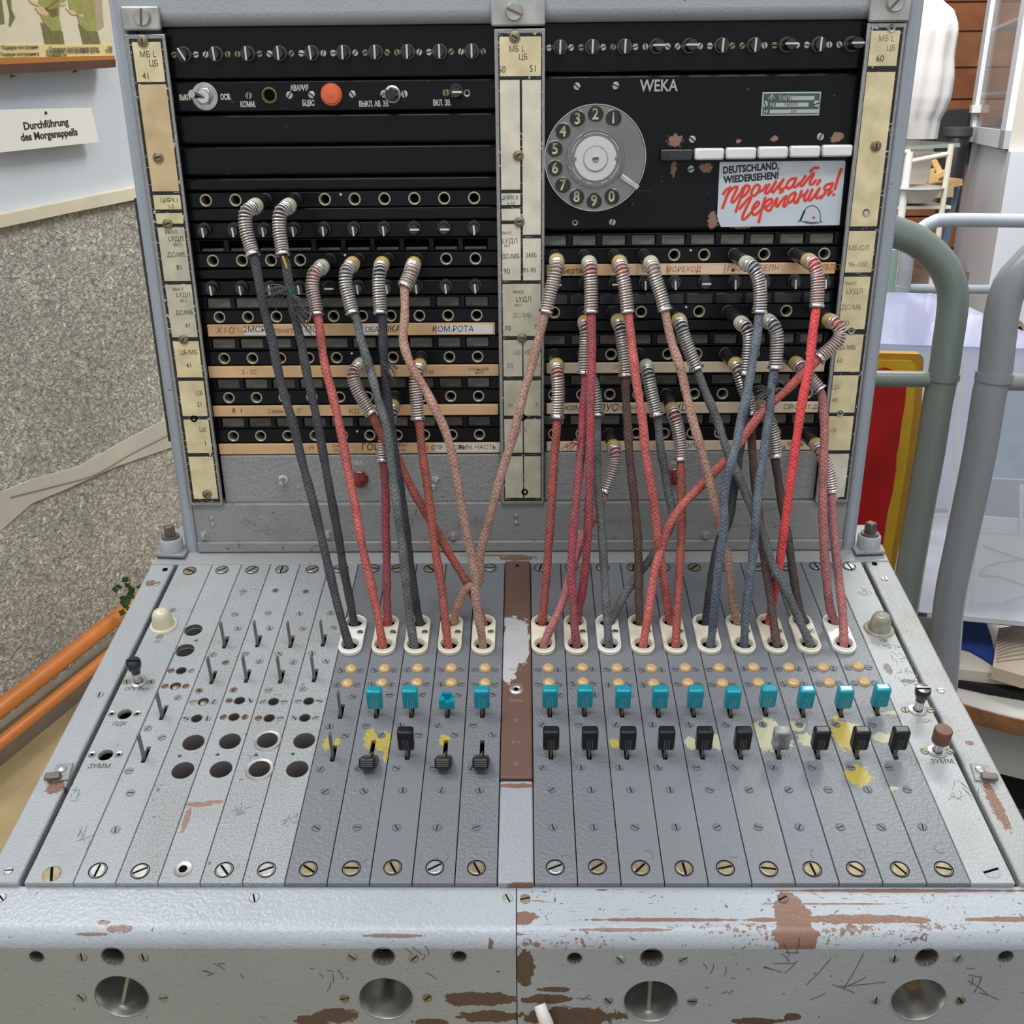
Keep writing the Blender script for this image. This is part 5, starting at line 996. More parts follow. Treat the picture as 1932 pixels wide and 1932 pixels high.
cord('brown', 'R', 2, 7, (1389, 689), [(1394, 700), (1401, 725), (1411, 752), (1416, 780)], [(1417, 795), (1419, 847), (1424, 905), (1430, 950), (1436, 1010), (1443, 1060), (1451, 1107), (1459, 1169), (1465, 1220)], 'brown cord behind the diagonal red cord, to the near hole of the eighth right bezel', off=.000)
cord('blue', 'R', 1, 8, (1450.7, 607), [(1460, 615), (1466, 635), (1465, 665), (1462.5, 694)], [(1459, 706), (1455, 740), (1452, 783), (1444, 830), (1438, 870), (1431, 922), (1427, 975), (1422, 1025), (1418, 1070), (1413, 1110), (1406, 1160), (1404, 1220)], 'slate cord with frayed threads under its spring, to the seventh right bezel', m_palef, off=.012, fray=[(1456, 738, 12, .018, -1), (1460, 722, 6, .012, 1.2)])
cord('bright', 'R', 0, 9, (1527, 493), [(1536, 500), (1542, 520), (1542, 550), (1540.5, 577)], [(1538, 592), (1533, 633), (1527, 686), (1517, 740), (1508, 790), (1498, 865), (1487, 943), (1478, 1006), (1471, 1065), (1463, 1112), (1455, 1150), (1451, 1180)], 'bright red cord from ninth jack of the right top row, in front of others', off=.022)
cord('olive', 'R', 3, 8, (1436, 769), [(1442, 777), (1452, 795), (1460, 826), (1462.5, 860)], [(1464, 875), (1470, 911), (1478, 964), (1487, 1017), (1495, 1070), (1502, 1120), (1510, 1158), (1519, 1178)], 'dark brown cord with loose wide spring, to the far hole of the ninth right bezel', off=.000)
cord('pink', 'R', 2, 9, (1503.5, 687), [(1512, 695), (1524, 708), (1536, 722), (1546, 735)], [(1552, 752), (1555, 800), (1554.5, 870), (1553, 960), (1555, 1035), (1561, 1110), (1567, 1150), (1576, 1179)], 'rose-pink cord, left one of the outermost right pair, to the tenth bezel', off=.008)
cord('pink', 'R', 4, 10, (1541, 841), [(1547, 852), (1556, 870), (1565, 895), (1568.5, 926)], [(1569, 940), (1571.5, 996), (1578, 1050), (1584, 1107), (1590, 1165), (1592, 1221)], 'dusty rose cord at the far right edge, plugged into lowest jack row', off=.000)

# ================================================================== THE ROOM AROUND
def wallmat(name, col, bump, scale, dark=.6, rough=.85):
    m, nt, b = newmat(name); L = nt.links
    tc = nt.nodes.new('ShaderNodeTexCoord')
    mus = nt.nodes.new('ShaderNodeTexNoise'); mus.inputs['Scale'].default_value = scale*.45; mus.inputs['Detail'].default_value = 5; mus.inputs['Distortion'].default_value = 2.4; L.new(tc.outputs['Object'], mus.inputs['Vector'])
    r1 = math_(nt, 'ABSOLUTE', math_(nt, 'SUBTRACT', mus.outputs['Fac'], .5))
    h = math_(nt, 'MULTIPLY', r1, 9.0); h = math_(nt, 'MINIMUM', h, 1.0)
    v = nt.nodes.new('ShaderNodeTexVoronoi'); v.inputs['Scale'].default_value = scale*1.1; L.new(tc.outputs['Object'], v.inputs['Vector'])
    big = nt.nodes.new('ShaderNodeTexNoise'); big.inputs['Scale'].default_value = 3; L.new(tc.outputs['Object'], big.inputs['Vector'])
    hh = math_(nt, 'MULTIPLY_ADD', math_(nt, 'SUBTRACT', 1.0, h), .6, math_(nt, 'MULTIPLY', v.outputs['Distance'], -.55))
    bp = nt.nodes.new('ShaderNodeBump'); bp.inputs['Strength'].default_value = bump; bp.inputs['Distance'].default_value = .008
    L.new(hh, bp.inputs['Height']); L.new(bp.outputs[0], b.inputs['Normal'])
    mx = nt.nodes.new('ShaderNodeMix'); mx.data_type = 'RGBA'; mx.blend_type = 'MULTIPLY'; mx.inputs[0].default_value = 1; mx.inputs[6].default_value = (*col, 1)
    L.new(math_(nt, 'MULTIPLY', math_(nt, 'MULTIPLY_ADD', hh, dark, 1.0), math_(nt, 'MULTIPLY_ADD', big.outputs['Fac'], .5, .75)), mx.inputs[7]); L.new(mx.outputs[2], b.inputs['Base Color'])  # relief shade put into the colour too: pits darker, ridges lighter
    b.inputs['Roughness'].default_value = rough; return m
m_stucco = wallmat('rough_stucco', (.53, .51, .44), 1.0, 88, 1.2)
m_smooth = simple('smooth_cream_plaster', (.47, .45, .385), rough=.8, noise=.1, nscale=9, bump=.2)
m_upwall = simple('pale_grey_wall_paint', (.56, .60, .64), rough=.6, noise=.08, nscale=3, bump=.1)
m_ledge = simple('cream_ledge_paint', (.66, .60, .44), rough=.5, noise=.15, nscale=8)
Wp = atZ(0, 1430, FLOOR); Wd = Vector((.252, .968, 0)).normalized(); Wn = Vector((Wd.y, -Wd.x, 0))
def WL(u, v, o=0.0): return on(u, v, Wn, Wp+Wn*o)
def slab(pts, th, mat, name='slab'):
    """solid of a polygon pushed along th"""
    n = len(pts); th = Vector(th); V = [Vector(p) for p in pts]+[Vector(p)-th for p in pts]
    F_ = [tuple(range(n)), tuple(range(2*n-1, n-1, -1))]+[(i, n+i, n+(i+1) % n, (i+1) % n) for i in range(n)]
    me = mesh(name, V, F_, mat); bm = bmesh.new(); bm.from_mesh(me); bmesh.ops.recalc_face_normals(bm, faces=bm.faces[:]); bm.to_mesh(me); bm.free(); return me
def wslab(pix, o, th, mat): return slab([WL(u, v, o) for u, v in pix], Wn*th, mat)
w0 = Wp-Wd*2.2; w1 = Wp+Wd*5.2
def wq(a, b, z0, z1): return [Vector((a.x, a.y, z0)), Vector((b.x, b.y, z0)), Vector((b.x, b.y, z1)), Vector((a.x, a.y, z1))]
zl = (WL(0, 425).z+WL(268, 372).z)/2
struct('wall_left', slab(wq(w0, w1, FLOOR, zl), Wn*.15, m_stucco))
struct('wall_left_upper', slab([p-Wn*.012 for p in wq(w0, w1, zl, 1.9)], Wn*.13, m_upwall)).name = 'wall_left'
struct('trim_1', slab([WL(-300, 452, .012), WL(-300, 500, .012), WL(0, 430, .012), WL(140, 400, .012), WL(300, 368, .012), WL(460, 335, .012), WL(460, 318, .012), WL(300, 345, .012), WL(0, 406, .012)], Wn*.035, m_ledge))
bd = slab([WL(u, v, .004) for u, v in ((-260, 1010), (0, 930), (60, 905), (150, 880), (230, 835), (330, 782), (420, 745), (420, 800), (330, 842), (220, 880), (120, 925), (60, 950), (20, 985), (-40, 1040), (-260, 1160))], Wn*.012, m_smooth)
struct('trim_2', bd)
struct('trim_3', tube(spline([WL(u, v, .0052) for u, v in ((20, 938), (100, 918), (180, 895), (250, 855), (330, 815))], .02), .0009, simple('crack', (.2, .17, .13), rough=.9), 5))
bz = slab([q+Wn*.02 for q in wq(w0, w1, FLOOR, FLOOR+.07)], Wn*.02, simple('skirting_paint', (.26, .21, .16), rough=.7, noise=.2, nscale=20)); struct('baseboard_left', bz)
# poster panel with wooden edge, on the left wall
m_sand = simple('sand_print', (.62, .56, .40), rough=.6, noise=.06, nscale=30); m_olive = simple('olive_print', (.30, .29, .08), rough=.6, noise=.2, nscale=60)
m_oliveD = simple('dark_olive_print', (.17, .16, .05), rough=.6, noise=.2, nscale=60); m_skin = simple('tan_print', (.58, .42, .20), rough=.6); m_capt = simple('cream_caption', (.66, .54, .24), rough=.6)
po = root('wall_poster', 'wall poster of olive uniformed figures above cream captions, brown lower frame', 'poster', tuple(WL(100, 118, .02)))
b0 = Vector(WL(100, 118, .02))
def pp_(name, pix, o, mat, th=.003):
    me = wslab(pix, o, th, mat); me.transform(Matrix.Translation(-b0)); return part(name, me, po)
pp_('print_sheet', [(-260, 110), (212, 84), (205, -60), (-260, -60)], .022, m_sand, .012)
pp_('caption_strip', [(-260, 116), (213, 107), (212, 84), (-260, 84)], .0235, m_capt)
pp_('orange_edge', [(-260, 134), (217, 112), (216, 105), (-260, 114)], .028, simple('orange_varnish', (.42, .16, .03), rough=.35), .02)
pp_('frame_rail', [(-260, 158), (219, 127), (218, 112), (-260, 133)], .034, simple('dark_brown_wood', (.095, .045, .028), rough=.45, noise=.3, nscale=40), .03)
for pix in ([(74, -5), (112, -5), (112, 32), (98, 33), (84, 18), (70, 14)], [(112, -5), (130, -5), (108, 14), (117, 59), (98, 58), (82, 42), (75, 24)], [(128, -5), (178, -5), (186, 30), (182, 60), (162, 58), (150, 46), (146, 30), (132, 18)]): pp_('printed_tunic', pix, .0232, m_olive)
for pix in ([(77, 42), (88, 48), (100, 83), (85, 83)], [(90, 49), (104, 58), (111, 83), (100, 83)], [(104, 59), (118, 60), (122, 83), (112, 83)], [(148, 46), (160, 48), (170, 83), (157, 83)], [(162, 58), (184, 60), (190, 83), (172, 83)], [(0, -5), (3, -5), (9, 44), (0, 46)], [(12, -5), (21, -5), (22, 18), (29, 33), (20, 50), (17, 48), (19, 28)]): pp_('printed_trousers', pix, .0230, m_oliveD)
for pix in ([(66, 14), (80, 12), (92, 26), (88, 30), (74, 26)], [(54, 0), (70, 4), (76, 12), (62, 8)], [(112, 6), (124, 4), (124, 10), (114, 11)], [(124, 16), (140, 20), (146, 28), (136, 28)], [(149, 27), (158, 27), (157, 32), (150, 31)]): pp_('printed_hands', pix, .0234, m_skin)
pp_('printed_coat', [(178, -5), (192, -5), (196, 50), (182, 58), (180, 20)], .0233, simple('taupe_print', (.36, .30, .20), rough=.6))
for u0, u1_, v in ((3, 72, 90), (1, 74, 103), (93, 186, 92.5), (88, 188, 98), (88, 126, 105), (204, 212, 91), (200, 212, 97)): 
    me = textmesh('Порядок построения роты'[: max(3, int((u1_-u0)/3.6))], .014, m_ink, 0, .0002, 'LEFT', 1.0); a_ = WL(u0, v, .0252); e_ = WL(u1_, v-1.5, .0252)
    wdt = max(q.co.x for q in me.vertices); ob = part('caption_text', me, po, tuple(a_-b0)); X_ = (e_-a_); sc_ = X_.length/wdt; X_.normalize(); Z_ = Wn; Y_ = Z_.cross(X_); ob.matrix_local = Matrix.Translation(a_-b0) @ Matrix((X_, Y_, Z_)).transposed().to_4x4() @ Matrix.Diagonal((sc_, .62, 1, 1))
for u, v in ((22, 146), (140, 137)): 
    q = part('hanging_eye', lathe([(.004, 0), (.004, .006), (0, .008)], m_silver, 12), po, tuple(WL(u, v, .01)-b0)); q.rotation_euler = Wn.to_track_quat('Z', 'Y').to_euler()
# dark post beside the poster
# sign
sg0 = Vector(WL(90, 245, .012)); sg = root('wall_sign', 'small white wall sign in two lines of black German lettering under the poster', 'sign', tuple(sg0))
me = slab([WL(-2, 288, .016)-sg0, WL(187, 268, .016)-sg0, WL(172, 203, .016)-sg0, WL(-4, 207, .016)-sg0], Wn*.010, simple('white_sign_board', (.74, .72, .66), rough=.5)); part('sign_board', me, sg)
for s, u0, u1_, v0, v1, hgt in (('Durchführung', 44, 129, 239, 230, .0145), ('des Morgenappells', 39, 146, 260, 249, .0145)):
    me = textmesh(s, hgt, m_ink, .0004, .0003, 'LEFT', 1.0); a_ = WL(u0, v0, .0162); e_ = WL(u1_, v1, .0162)
    wdt = max(q.co.x for q in me.vertices); ob = part('lettering', me, sg); X_ = e_-a_; sc_ = X_.length/wdt; X_.normalize(); Y_ = Wn.cross(X_)
    ob.matrix_local = Matrix.Translation(a_-sg0) @ Matrix((X_, Y_, Wn)).transposed().to_4x4() @ Matrix.Diagonal((sc_, 1.25, 1, 1))
q = part('nail', lathe([(.003, 0), (.0025, .002), (0, .003)], m_ink, 10), sg, tuple(WL(86, 213, .016)-sg0)); q.rotation_euler = Wn.to_track_quat('Z', 'Y').to_euler()
# orange rails along the wall
m_or = simple('orange_varnished_pole', (.52, .155, .02), rough=.32, noise=.2, nscale=12, coat=.4)
for (a_, b_, r_, o_, lb) in (((0, 1337), (243, 1147), .0165, .07, 'thicker orange varnished pole leaning along the stucco wall, the upper one'), ((0, 1402), (205, 1236), .0115, .09, 'thinner orange varnished pole nearer the floor, below the thick one')):
    A_ = WL(*a_, o_); B_ = WL(*b_, o_); d_ = (B_-A_).normalized(); P_ = [A_-d_*1.2+d_*t for t in (0, .4, .8, 1.2, 1.6, 1.9)]
    P_ = [p for p in P_]; q = Vector(P_[0]); t = thing('orange_pole', tube([p-q for p in P_], r_, m_or, 20), lb, 'pole', tuple(q))
# plant sprig by the wall
pl_ = Vector(WL(248, 1128, .12)); lf = []
rp = random.Random(3)
for i in range(26):
    c_ = Vector((rp.uniform(-.025, .03), rp.uniform(-.02, .02), rp.uniform(-.03, .03))); a_ = rp.uniform(0, 6); d_ = Vector((math.cos(a_), rp.uniform(-.4, .4), math.sin(a_)))*.018; e_ = d_.cross(Vector((0, 1, .3))).normalized()*.008
    lf.append(([c_, c_+d_*.5+e_, c_+d_, c_+d_*.5-e_], [(0, 1, 2, 3)]))
pt = root('ivy_sprig', 'small dark green artificial sprig hanging at the wall behind the desk edge', 'plant', tuple(pl_))
o = part('leaves', joined(lf, simple('dark_green_leaf', (.02, .10, .035), rough=.5)), pt); o['kind'] = 'stuff'
part('stem', tube([Vector((.0, 0, .05)), Vector((.005, 0, 0)), Vector((0, .0, -.05))], .0016, m_oliveD, 6), pt)
# floors
m_fl = simple('glossy_beige_floor', (.46, .36, .19), rough=.28, noise=.25, nscale=6); m_fr = simple('dark_stone_floor', (.085, .065, .055), rough=.3, noise=.6, nscale=14)
struct('floor', box2(-2.2, .1, -3.0, 6.0, FLOOR-.05, FLOOR, 0, m_fl)); struct('floor', box2(.1, 5.0, -3.0, 6.0, FLOOR-.05, FLOOR, 0, m_fr))
struct('wall_back', box2(-2.2, 5.0, 6.0, 6.15, FLOOR, 2.6, 0, simple('pale_back_wall', (.52, .46, .40), rough=.8, noise=.1, nscale=4)))
struct('wall_right', box2(5.0, 5.15, -3.0, 6.15, FLOOR, 2.6, 0, m_upwall))
# wooden plank wall
pw = root('plank_wall', 'orange-brown wall of horizontal wooden planks far behind the white coat', 'wall', (2.6, 5.6, FLOOR))
m_pk = [simple('orange_plank_%s' % c, col, rough=.5, noise=.35, nscale=9) for c, col in (('a', (.30, .095, .028)), ('b', (.25, .08, .022)), ('c', (.28, .11, .038)))]
zz_ = 0; i = 0
while zz_ < 2.3:
    h = .15+.02*((i*7) % 3); part('plank', box2(-1.3, 1.9, -.02, .02, zz_+.004, zz_+h-.004, .003, m_pk[i % 3], 1), pw); zz_ += h; i += 1
for x in (-.36, .55): part('batten', box2(x-.05, x+.05, -.045, -.02, 0, 2.3, .003, m_pk[1], 1), pw)
part('coat_shelf', box2(-.40, .05, -.14, -.045, 1.02, 1.06, .003, m_pk[2], 1), pw)
# --- bed ends of painted tube --------------------------------------------------------
m_gg = paint('grey_green_tube_paint', (.20, .235, .20), speck=.06, hammer=.1, rough=.3, scratch=.12); m_gt = paint('grey_tube_paint', (.26, .275, .28), speck=.06, hammer=.1, rough=.3, scratch=.12); m_lg = paint('pale_blue_tube_paint', (.38, .42, .46), speck=.05, hammer=.1, rough=.3, scratch=.35)
def bedend(label, Y, path, r, mt, bar, rb, joint):
    P_ = [atY(u, v, Y) for u, v in path]; last = P_[-1]; d_ = (P_[-1]-P_[-2]).normalized(); base = last+d_*((last.z-FLOOR)/-d_.z); P_.append(base)
    b0_ = Vector((base.x, base.y, FLOOR)); rt = root('hospital_bed', label, 'bed', tuple(b0_))
    part('bent_tube', tube([p-b0_ for p in spline(P_, .02)], r, mt, 24), rt)
    B_ = [atY(u, v, Y+.002) for u, v in bar]; part('cross_bar', tube([p-b0_ for p in B_], rb, mt, 18), rt)
    if joint:
        J1, J2 = atY(*joint[0], Y), atY(*joint[1], Y); part('joint_sleeve', tube([J1-b0_, J2-b0_], r*1.10, mt, 24), rt)
    return rt
bedend('grey-green tubular bed end curving out from behind the cabinet, crossbar over red board', .30, [(1560, 400), (1620, 408), (1685, 437), (1727, 453), (1763, 482), (1786, 513), (1798, 552), (1795.5, 596), (1788, 648), (1781, 700), (1768, 764), (1755.5, 850), (1740, 935), (1718, 1069), (1708, 1137)], .0163, m_gg, [(1560, 713), (1779, 716)], .0093, ((1780, 704), (1778, 716)))
bedend('grey tubular bed end at right edge of the photo, post before the clear case', .26, [(2010, 450), (1965, 475), (1932, 507), (1905, 540), (1889, 596), (1878, 697), (1867, 738), (1849, 850), (1818, 1002), (1791, 1137), (1779, 1278)], .0175, m_gt, [(1872, 721), (2020, 722)], .0095, ((1877, 702), (1874, 718)))
bedend('pale blue tubular bed end farther away, with long horizontal top rail', 1.5, [(2050, 417), (1932, 416.5), (1789, 415), (1762, 419), (1738, 433), (1717, 460), (1704, 544), (1691, 635)], .0150, m_lg, [(1705, 544), (2050, 548)], .0100, ((1704, 540), (1702, 552)))
t = Vector(atY(1662, 640, 1.42)); t2 = Vector(atY(1683, 470, 1.42)); dd = (t-t2).normalized(); bs = t+dd*((t.z-FLOOR)/-dd.z)
thing('bed_post', tube([t2-bs, t-bs, Vector((0, 0, 0))], .016, simple('mint_paint', (.30, .42, .38), rough=.35), 16), 'mint green bed post just right of the cabinet, behind the curved tube', 'bed post', tuple(bs))
# --- red board ---------------------------------------------------------------------
rb0 = Vector(atY(1690, 900, .40)); rb_ = root('painted_board', 'red and yellow painted board standing between cabinet and bed end', 'board', tuple(rb0))
def rp_(name, pix, Y, mat, th=.004): return part(name, slab([atY(u, v, Y)-rb0 for u, v in pix], (0, -th, 0), mat), rb_)
rp_('board', [(1540, 664), (1736, 668), (1743, 676), (1738, 780), (1722, 880), (1700, 1010), (1680, 1120), (1668, 1190), (1500, 1190)], .400, simple('amber_border', (.50, .26, .02), rough=.4, noise=.2, nscale=30), .015)
rp_('yellow_band', [(1540, 677), (1720, 681), (1729, 690), (1724, 770), (1710, 880), (1690, 1000), (1672, 1110), (1540, 1110)], .3965, simple('yellow_gloss', (.72, .43, .015), rough=.3, noise=.1, nscale=40))
rp_('red_field', [(1540, 702), (1600, 700), (1650, 699), (1672, 694), (1690, 700), (1712, 702), (1708, 760), (1701, 800), (1696, 840), (1692, 858), (1690, 890), (1684, 930), (1676, 960), (1672, 985), (1668, 1015), (1662, 1050), (1645, 1110), (1540, 1110)], .393, simple('red_gloss', (.48, .006, .006), rough=.35, noise=.2, nscale=25))
# --- side table with cloths and clear case ------------------------------------------
TZ = -.45
def hz(pix, z): return [atZ(u, v, z) for u, v in pix]
tb0 = Vector((.75, .7, FLOOR)); tbl = root('side_table', 'round white-topped side table with a brown wooden edge at the lower right', 'table', tuple(tb0))
e0, e1 = atZ(1811, 1324, TZ), atZ(1932, 1355, TZ); ctr = Vector(((e0.x+e1.x)/2+.22, e0.y+.33, 0)); Rt = (Vector((e1.x, e1.y, 0))-ctr).length
c_ = ctr-Vector((tb0.x, tb0.y, 0)); c_ = Vector((c_.x, c_.y, TZ-FLOOR))
def woodedge():
    m, nt, b = newmat('striped_wood_edge'); L = nt.links; tc = nt.nodes.new('ShaderNodeTexCoord'); wv = nt.nodes.new('ShaderNodeTexNoise'); wv.inputs['Scale'].default_value = 40; L.new(tc.outputs['Object'], wv.inputs['Vector'])
    cr_ = nt.nodes.new('ShaderNodeValToRGB'); cr_.color_ramp.elements[0].color = (.16, .06, .02, 1); cr_.color_ramp.elements[1].color = (.45, .22, .09, 1); L.new(wv.outputs['Fac'], cr_.inputs[0]); L.new(cr_.outputs[0], b.inputs['Base Color']); return m
part('table_top', lathe([(0, -.001), (Rt-.004, -.001), (Rt, -.004)][::-1], simple('veined_white_top', (.55, .52, .46), rough=.35, noise=.12, nscale=7), 64, tuple(c_)), tbl)
part('edge_band', lathe([(Rt, -.030), (Rt+.001, -.028), (Rt+.001, -.004), (Rt, -.003)], woodedge(), 64, tuple(c_)), tbl)
part('apron', lathe([(Rt-.03, -.12), (Rt-.03, -.030), (Rt, -.030)], simple('grey_white_apron', (.42, .41, .37), rough=.6), 48, tuple(c_)), tbl)
part('pedestal', lathe([(.22, -(TZ-FLOOR)), (.20, -.30), (.06, -.28), (.06, -.10)], simple('dark_pedestal', (.04, .035, .03), rough=.5), 32, tuple(c_)), tbl)
def flat(name, pix, z, th, mat, label, cat, grp=None):
    P_ = hz(pix, z); b_ = sum(P_, Vector())/len(P_); b_.z = z-th
    return thing(name, slab([p-b_ for p in P_], (0, 0, th), mat), label, cat, tuple(b_), group=grp)
flat('black_mat', [(1775, 1252), (1798, 1260), (1866, 1268), (1950, 1279), (2010, 1300), (2010, 1325), (1950, 1311), (1866, 1297), (1795, 1281), (1770, 1272)], TZ+.012, .012, simple('black_felt', (.006, .006, .007), rough=.9), 'black felt band lying across the white table top', 'mat')
flat('white_cloth', [(1770, 1215), (1803, 1217), (1830, 1224), (1852, 1236), (1874, 1252), (1900, 1262), (1940, 1276), (1866, 1269), (1798, 1261), (1770, 1254)], TZ+.030, .018, simple('off_white_cloth', (.58, .54, .46), rough=.8, noise=.15, nscale=18), 'off-white folded cloth behind the black band', 'cloth')
flat('blue_cloth', [(1760, 1150), (1812, 1168), (1860, 1172), (1870, 1200), (1876, 1229), (1874, 1250), (1852, 1236), (1830, 1224), (1803, 1217), (1765, 1205)], TZ+.036, .012, simple('royal_blue_cloth', (.01, .04, .22), rough=.8), 'royal blue cloth showing under the clear case', 'cloth')
Pf = hz([(1873, 1258), (1884, 1185), (1932, 1178), (1990, 1185), (2000, 1275), (1932, 1276)], TZ+.045); bf = sum(Pf, Vector())/len(Pf); bf.z = TZ+.02
fan = root('fan_shade', 'beige pleated fan-shaped shade with fine ribs lying right of the blue cloth', 'shade', tuple(bf))
part('shade', slab([p-bf for p in Pf], (0, 0, .02), simple('beige_pleated_paper', (.56, .46, .35), rough=.7, noise=.1, nscale=20)), fan)
for k in range(12):
    s = k/11; A0 = atZ(1884-4*s, 1187+62*s, TZ+.0455)-bf; A1 = atZ(1932, 1181+22*s+40*s*s, TZ+.0455)-bf; A2 = atZ(1985, 1196+44*s, TZ+.0455)-bf
    part('rib', tube(spline([A0, A1, A2], .02), .0010, simple('rib_grey', (.25, .2, .16), rough=.7) if k == 0 else bpy.data.materials['rib_grey'], 5), fan)
# clear case
CY = .56
c0 = Vector(atY(1800, 1168, CY)); cs = root('display_case', 'large clear acrylic display case with dark lower edge behind the bed posts', 'case', tuple(c0))
def cpart(name, pix, Y, mat, th=.006, lab=None): return part(name, slab([atY(u, v, Y)-c0 for u, v in pix], (0, -th, 0), mat), cs, label=lab)
m_ac = simple('clear_acrylic', (.80, .84, .95), rough=.06, trans=.0, alpha=.28, spec=.6)
cpart('front_pane', [(1640, 648), (2010, 660), (2010, 1186), (1640, 1147)], CY, m_ac)
cpart('bottom_edge', [(1640, 1146), (2010, 1185), (2010, 1192), (1640, 1153)], CY-.002, simple('dark_acrylic_edge', (.05, .05, .09), rough=.2), .012)
top = [atY(1640, 648, CY), atY(2010, 660, CY)]; part('top_pane', slab([top[0]-c0, top[1]-c0, top[1]+Vector((0, .45, 0))-c0, top[0]+Vector((0, .45, 0))-c0], (0, 0, .006), simple('lavender_acrylic_top', (.45, .50, .72), rough=.08, alpha=.55)), cs)
m_lav = simple('lavender_reflection_tint', (.50, .55, .72), rough=.3, noise=.25, nscale=5); cpart('reflection_panel', [(1640, 655), (2010, 665), (2010, 962), (1640, 958)], CY+.42, m_lav)  # added panel whose lavender colour stands in for reflections on the clear pane
zc_ = c0.z+.012; bl_, br_ = atZ(1640, 1146, zc_), atZ(2010, 1180, zc_)
part('base_panel', slab([bl_-c0, br_-c0, br_+Vector((0, .42, 0))-c0, bl_+Vector((0, .42, 0))-c0], (0, 0, .008), simple('silver_base', (.60, .60, .64), rough=.2, noise=.5, nscale=7)), cs)
cpart('drawing_sheet', [(1822, 985), (2010, 990), (2010, 1165), (1806, 1152)], CY+.03, simple('pale_drawing_paper', (.74, .75, .69), rough=.5, noise=.06, nscale=10))
cpart('drawing_sheet', [(1840, 975), (2010, 986), (2010, 1012), (1834, 1004)], CY+.028, m_paper)
cpart('grey_block', [(1858, 905), (2010, 912), (2010, 985), (1848, 972)], CY+.05, simple('slate_block', (.20, .21, .26), rough=.4))
cpart('blue_block', [(1868, 735), (2010, 740), (2010, 908), (1862, 900)], CY+.06, simple('blue_teal_print', (.16, .30, .38), rough=.3, noise=.5, nscale=30))
for pix in ([(1811, 690), (1820, 690), (1796, 1010), (1786, 1010)], [(1925, 915), (1932, 915), (1930, 1012), (1925, 1012)], [(1841, 1030), (1845, 1030), (1841, 1165), (1837, 1165)], [(1741, 700), (1749, 700), (1722, 1080), (1712, 1080)]): cpart('white_streak', pix, CY+.02, m_paper, .003)  # narrow white strips set just behind the front pane
for st in ([(1848, 1085), (1862, 1068), (1895, 1060), (1932, 1055)], [(1850, 1087), (1885, 1088), (1932, 1105)], [(1885, 1150), (1900, 1135), (1932, 1125)], [(1855, 1030), (1890, 1042), (1932, 1056)]):
    part('drawn_line', tube(spline([atY(u, v, CY+.029)-c0 for u, v in st], .01), .0009, simple('grey_green_line', (.3, .36, .34), rough=.6) if 'grey_green_line' not in bpy.data.materials else bpy.data.materials['grey_green_line'], 6), cs)
# things lying behind the case on a dark cloth
def shelfy(name, pix, Y, th, mat, label, cat): P_ = [atY(u, v, Y) for u, v in pix]; b_ = sum(P_, Vector())/len(P_); b_.z = min(p.z for p in P_); return thing(name, slab([p-b_ for p in P_], (0, -th, 0), mat), label, cat, tuple(b_))
shelfy('dark_cloth', [(1718, 642), (1724, 628), (1735, 620), (1800, 622), (1870, 640), (1990, 650), (1990, 675), (1712, 660)], 1.08, .2, simple('navy_black_cloth', (.012, .014, .03), rough=.9), 'navy-black cloth heap behind the top of the clear case', 'cloth')
for i, (u, v, r_, lb) in enumerate(((1858, 618, .022, 'beige carved roll with open end, left one behind the clear case'), (1921, 628, .022, 'beige carved roll at the right edge behind the clear case'))):
    b_ = atY(u, v, 1.0); thing('carved_roll', lathe([(r_*.55, -.002), (r_*.62, .002), (r_, .0), (r_*1.05, .02), (r_*.9, .07), (r_*.7, .10), (0, .10)], simple('beige_bone', (.46, .36, .25), rough=.5, noise=.3, nscale=60) if i == 0 else bpy.data.materials['beige_bone'], 24), lb, 'roll', tuple(b_), (PI/2+3.0, 0, -1.2) if 0 else (-PI/2-.2, 0, .6))
shelfy('red_box', [(1822, 606), (1832, 603), (1830, 632), (1820, 630)], 1.02, .05, m_stred, 'small red strip beside the beige roll', 'box')
shelfy('red_ribbon', [(1836, 604), (1870, 600), (1880, 606), (1850, 610)], 1.05, .02, m_stred, 'red ribbon lying on the beige rolls', 'ribbon')
# --- white coat ---------------------------------------------------------------------
rows = [(-30, 1728, 1762), (0, 1722, 1777), (20, 1718, 1798), (45, 1714, 1805.7), (60, 1712, 1806.7), (110, 1706, 1799.7), (145, 1702, 1798.6), (186, 1698, 1793), (210, 1697, 1783.4), (226, 1697, 1774), (262, 1700, 1767)]
YC = 2.3; cb = Vector(atY(1740, 262, YC)); V = []; Fc = []; n = 40
RS = []
for i in range(len(rows)-1):
    for k in range(5): s = k/5; RS.append(tuple(a+(b-a)*s for a, b in zip(rows[i], rows[i+1])))
RS.append(rows[-1])
for (v, ul, ur_) in RS:
    a_, b_ = atY(ul, v, YC), atY(ur_, v, YC); c_ = (a_+b_)/2; hw = (b_-a_).length/2
    for j in range(n):
        th = 2*PI*j/n; f_ = 1+.10*math.sin(th*9+v*.012)+.05*math.sin(th*17+1-v*.006)
        V.append(Vector((c_.x+math.cos(th)*hw*(1+.015*math.sin(v*.05)), YC+math.sin(th)*hw*.75*f_ , c_.z))-cb)
for i in range(len(RS)-1):
    for j in range(n): Fc.append((i*n+j, i*n+(j+1) % n, (i+1)*n+(j+1) % n, (i+1)*n+j))
thing('white_coat', mesh('coat', V, Fc, simple('white_cotton', (.60, .585, .57), rough=.8), True), 'white cotton coat hanging on a stand behind the cabinet, top right', 'coat', tuple(cb))
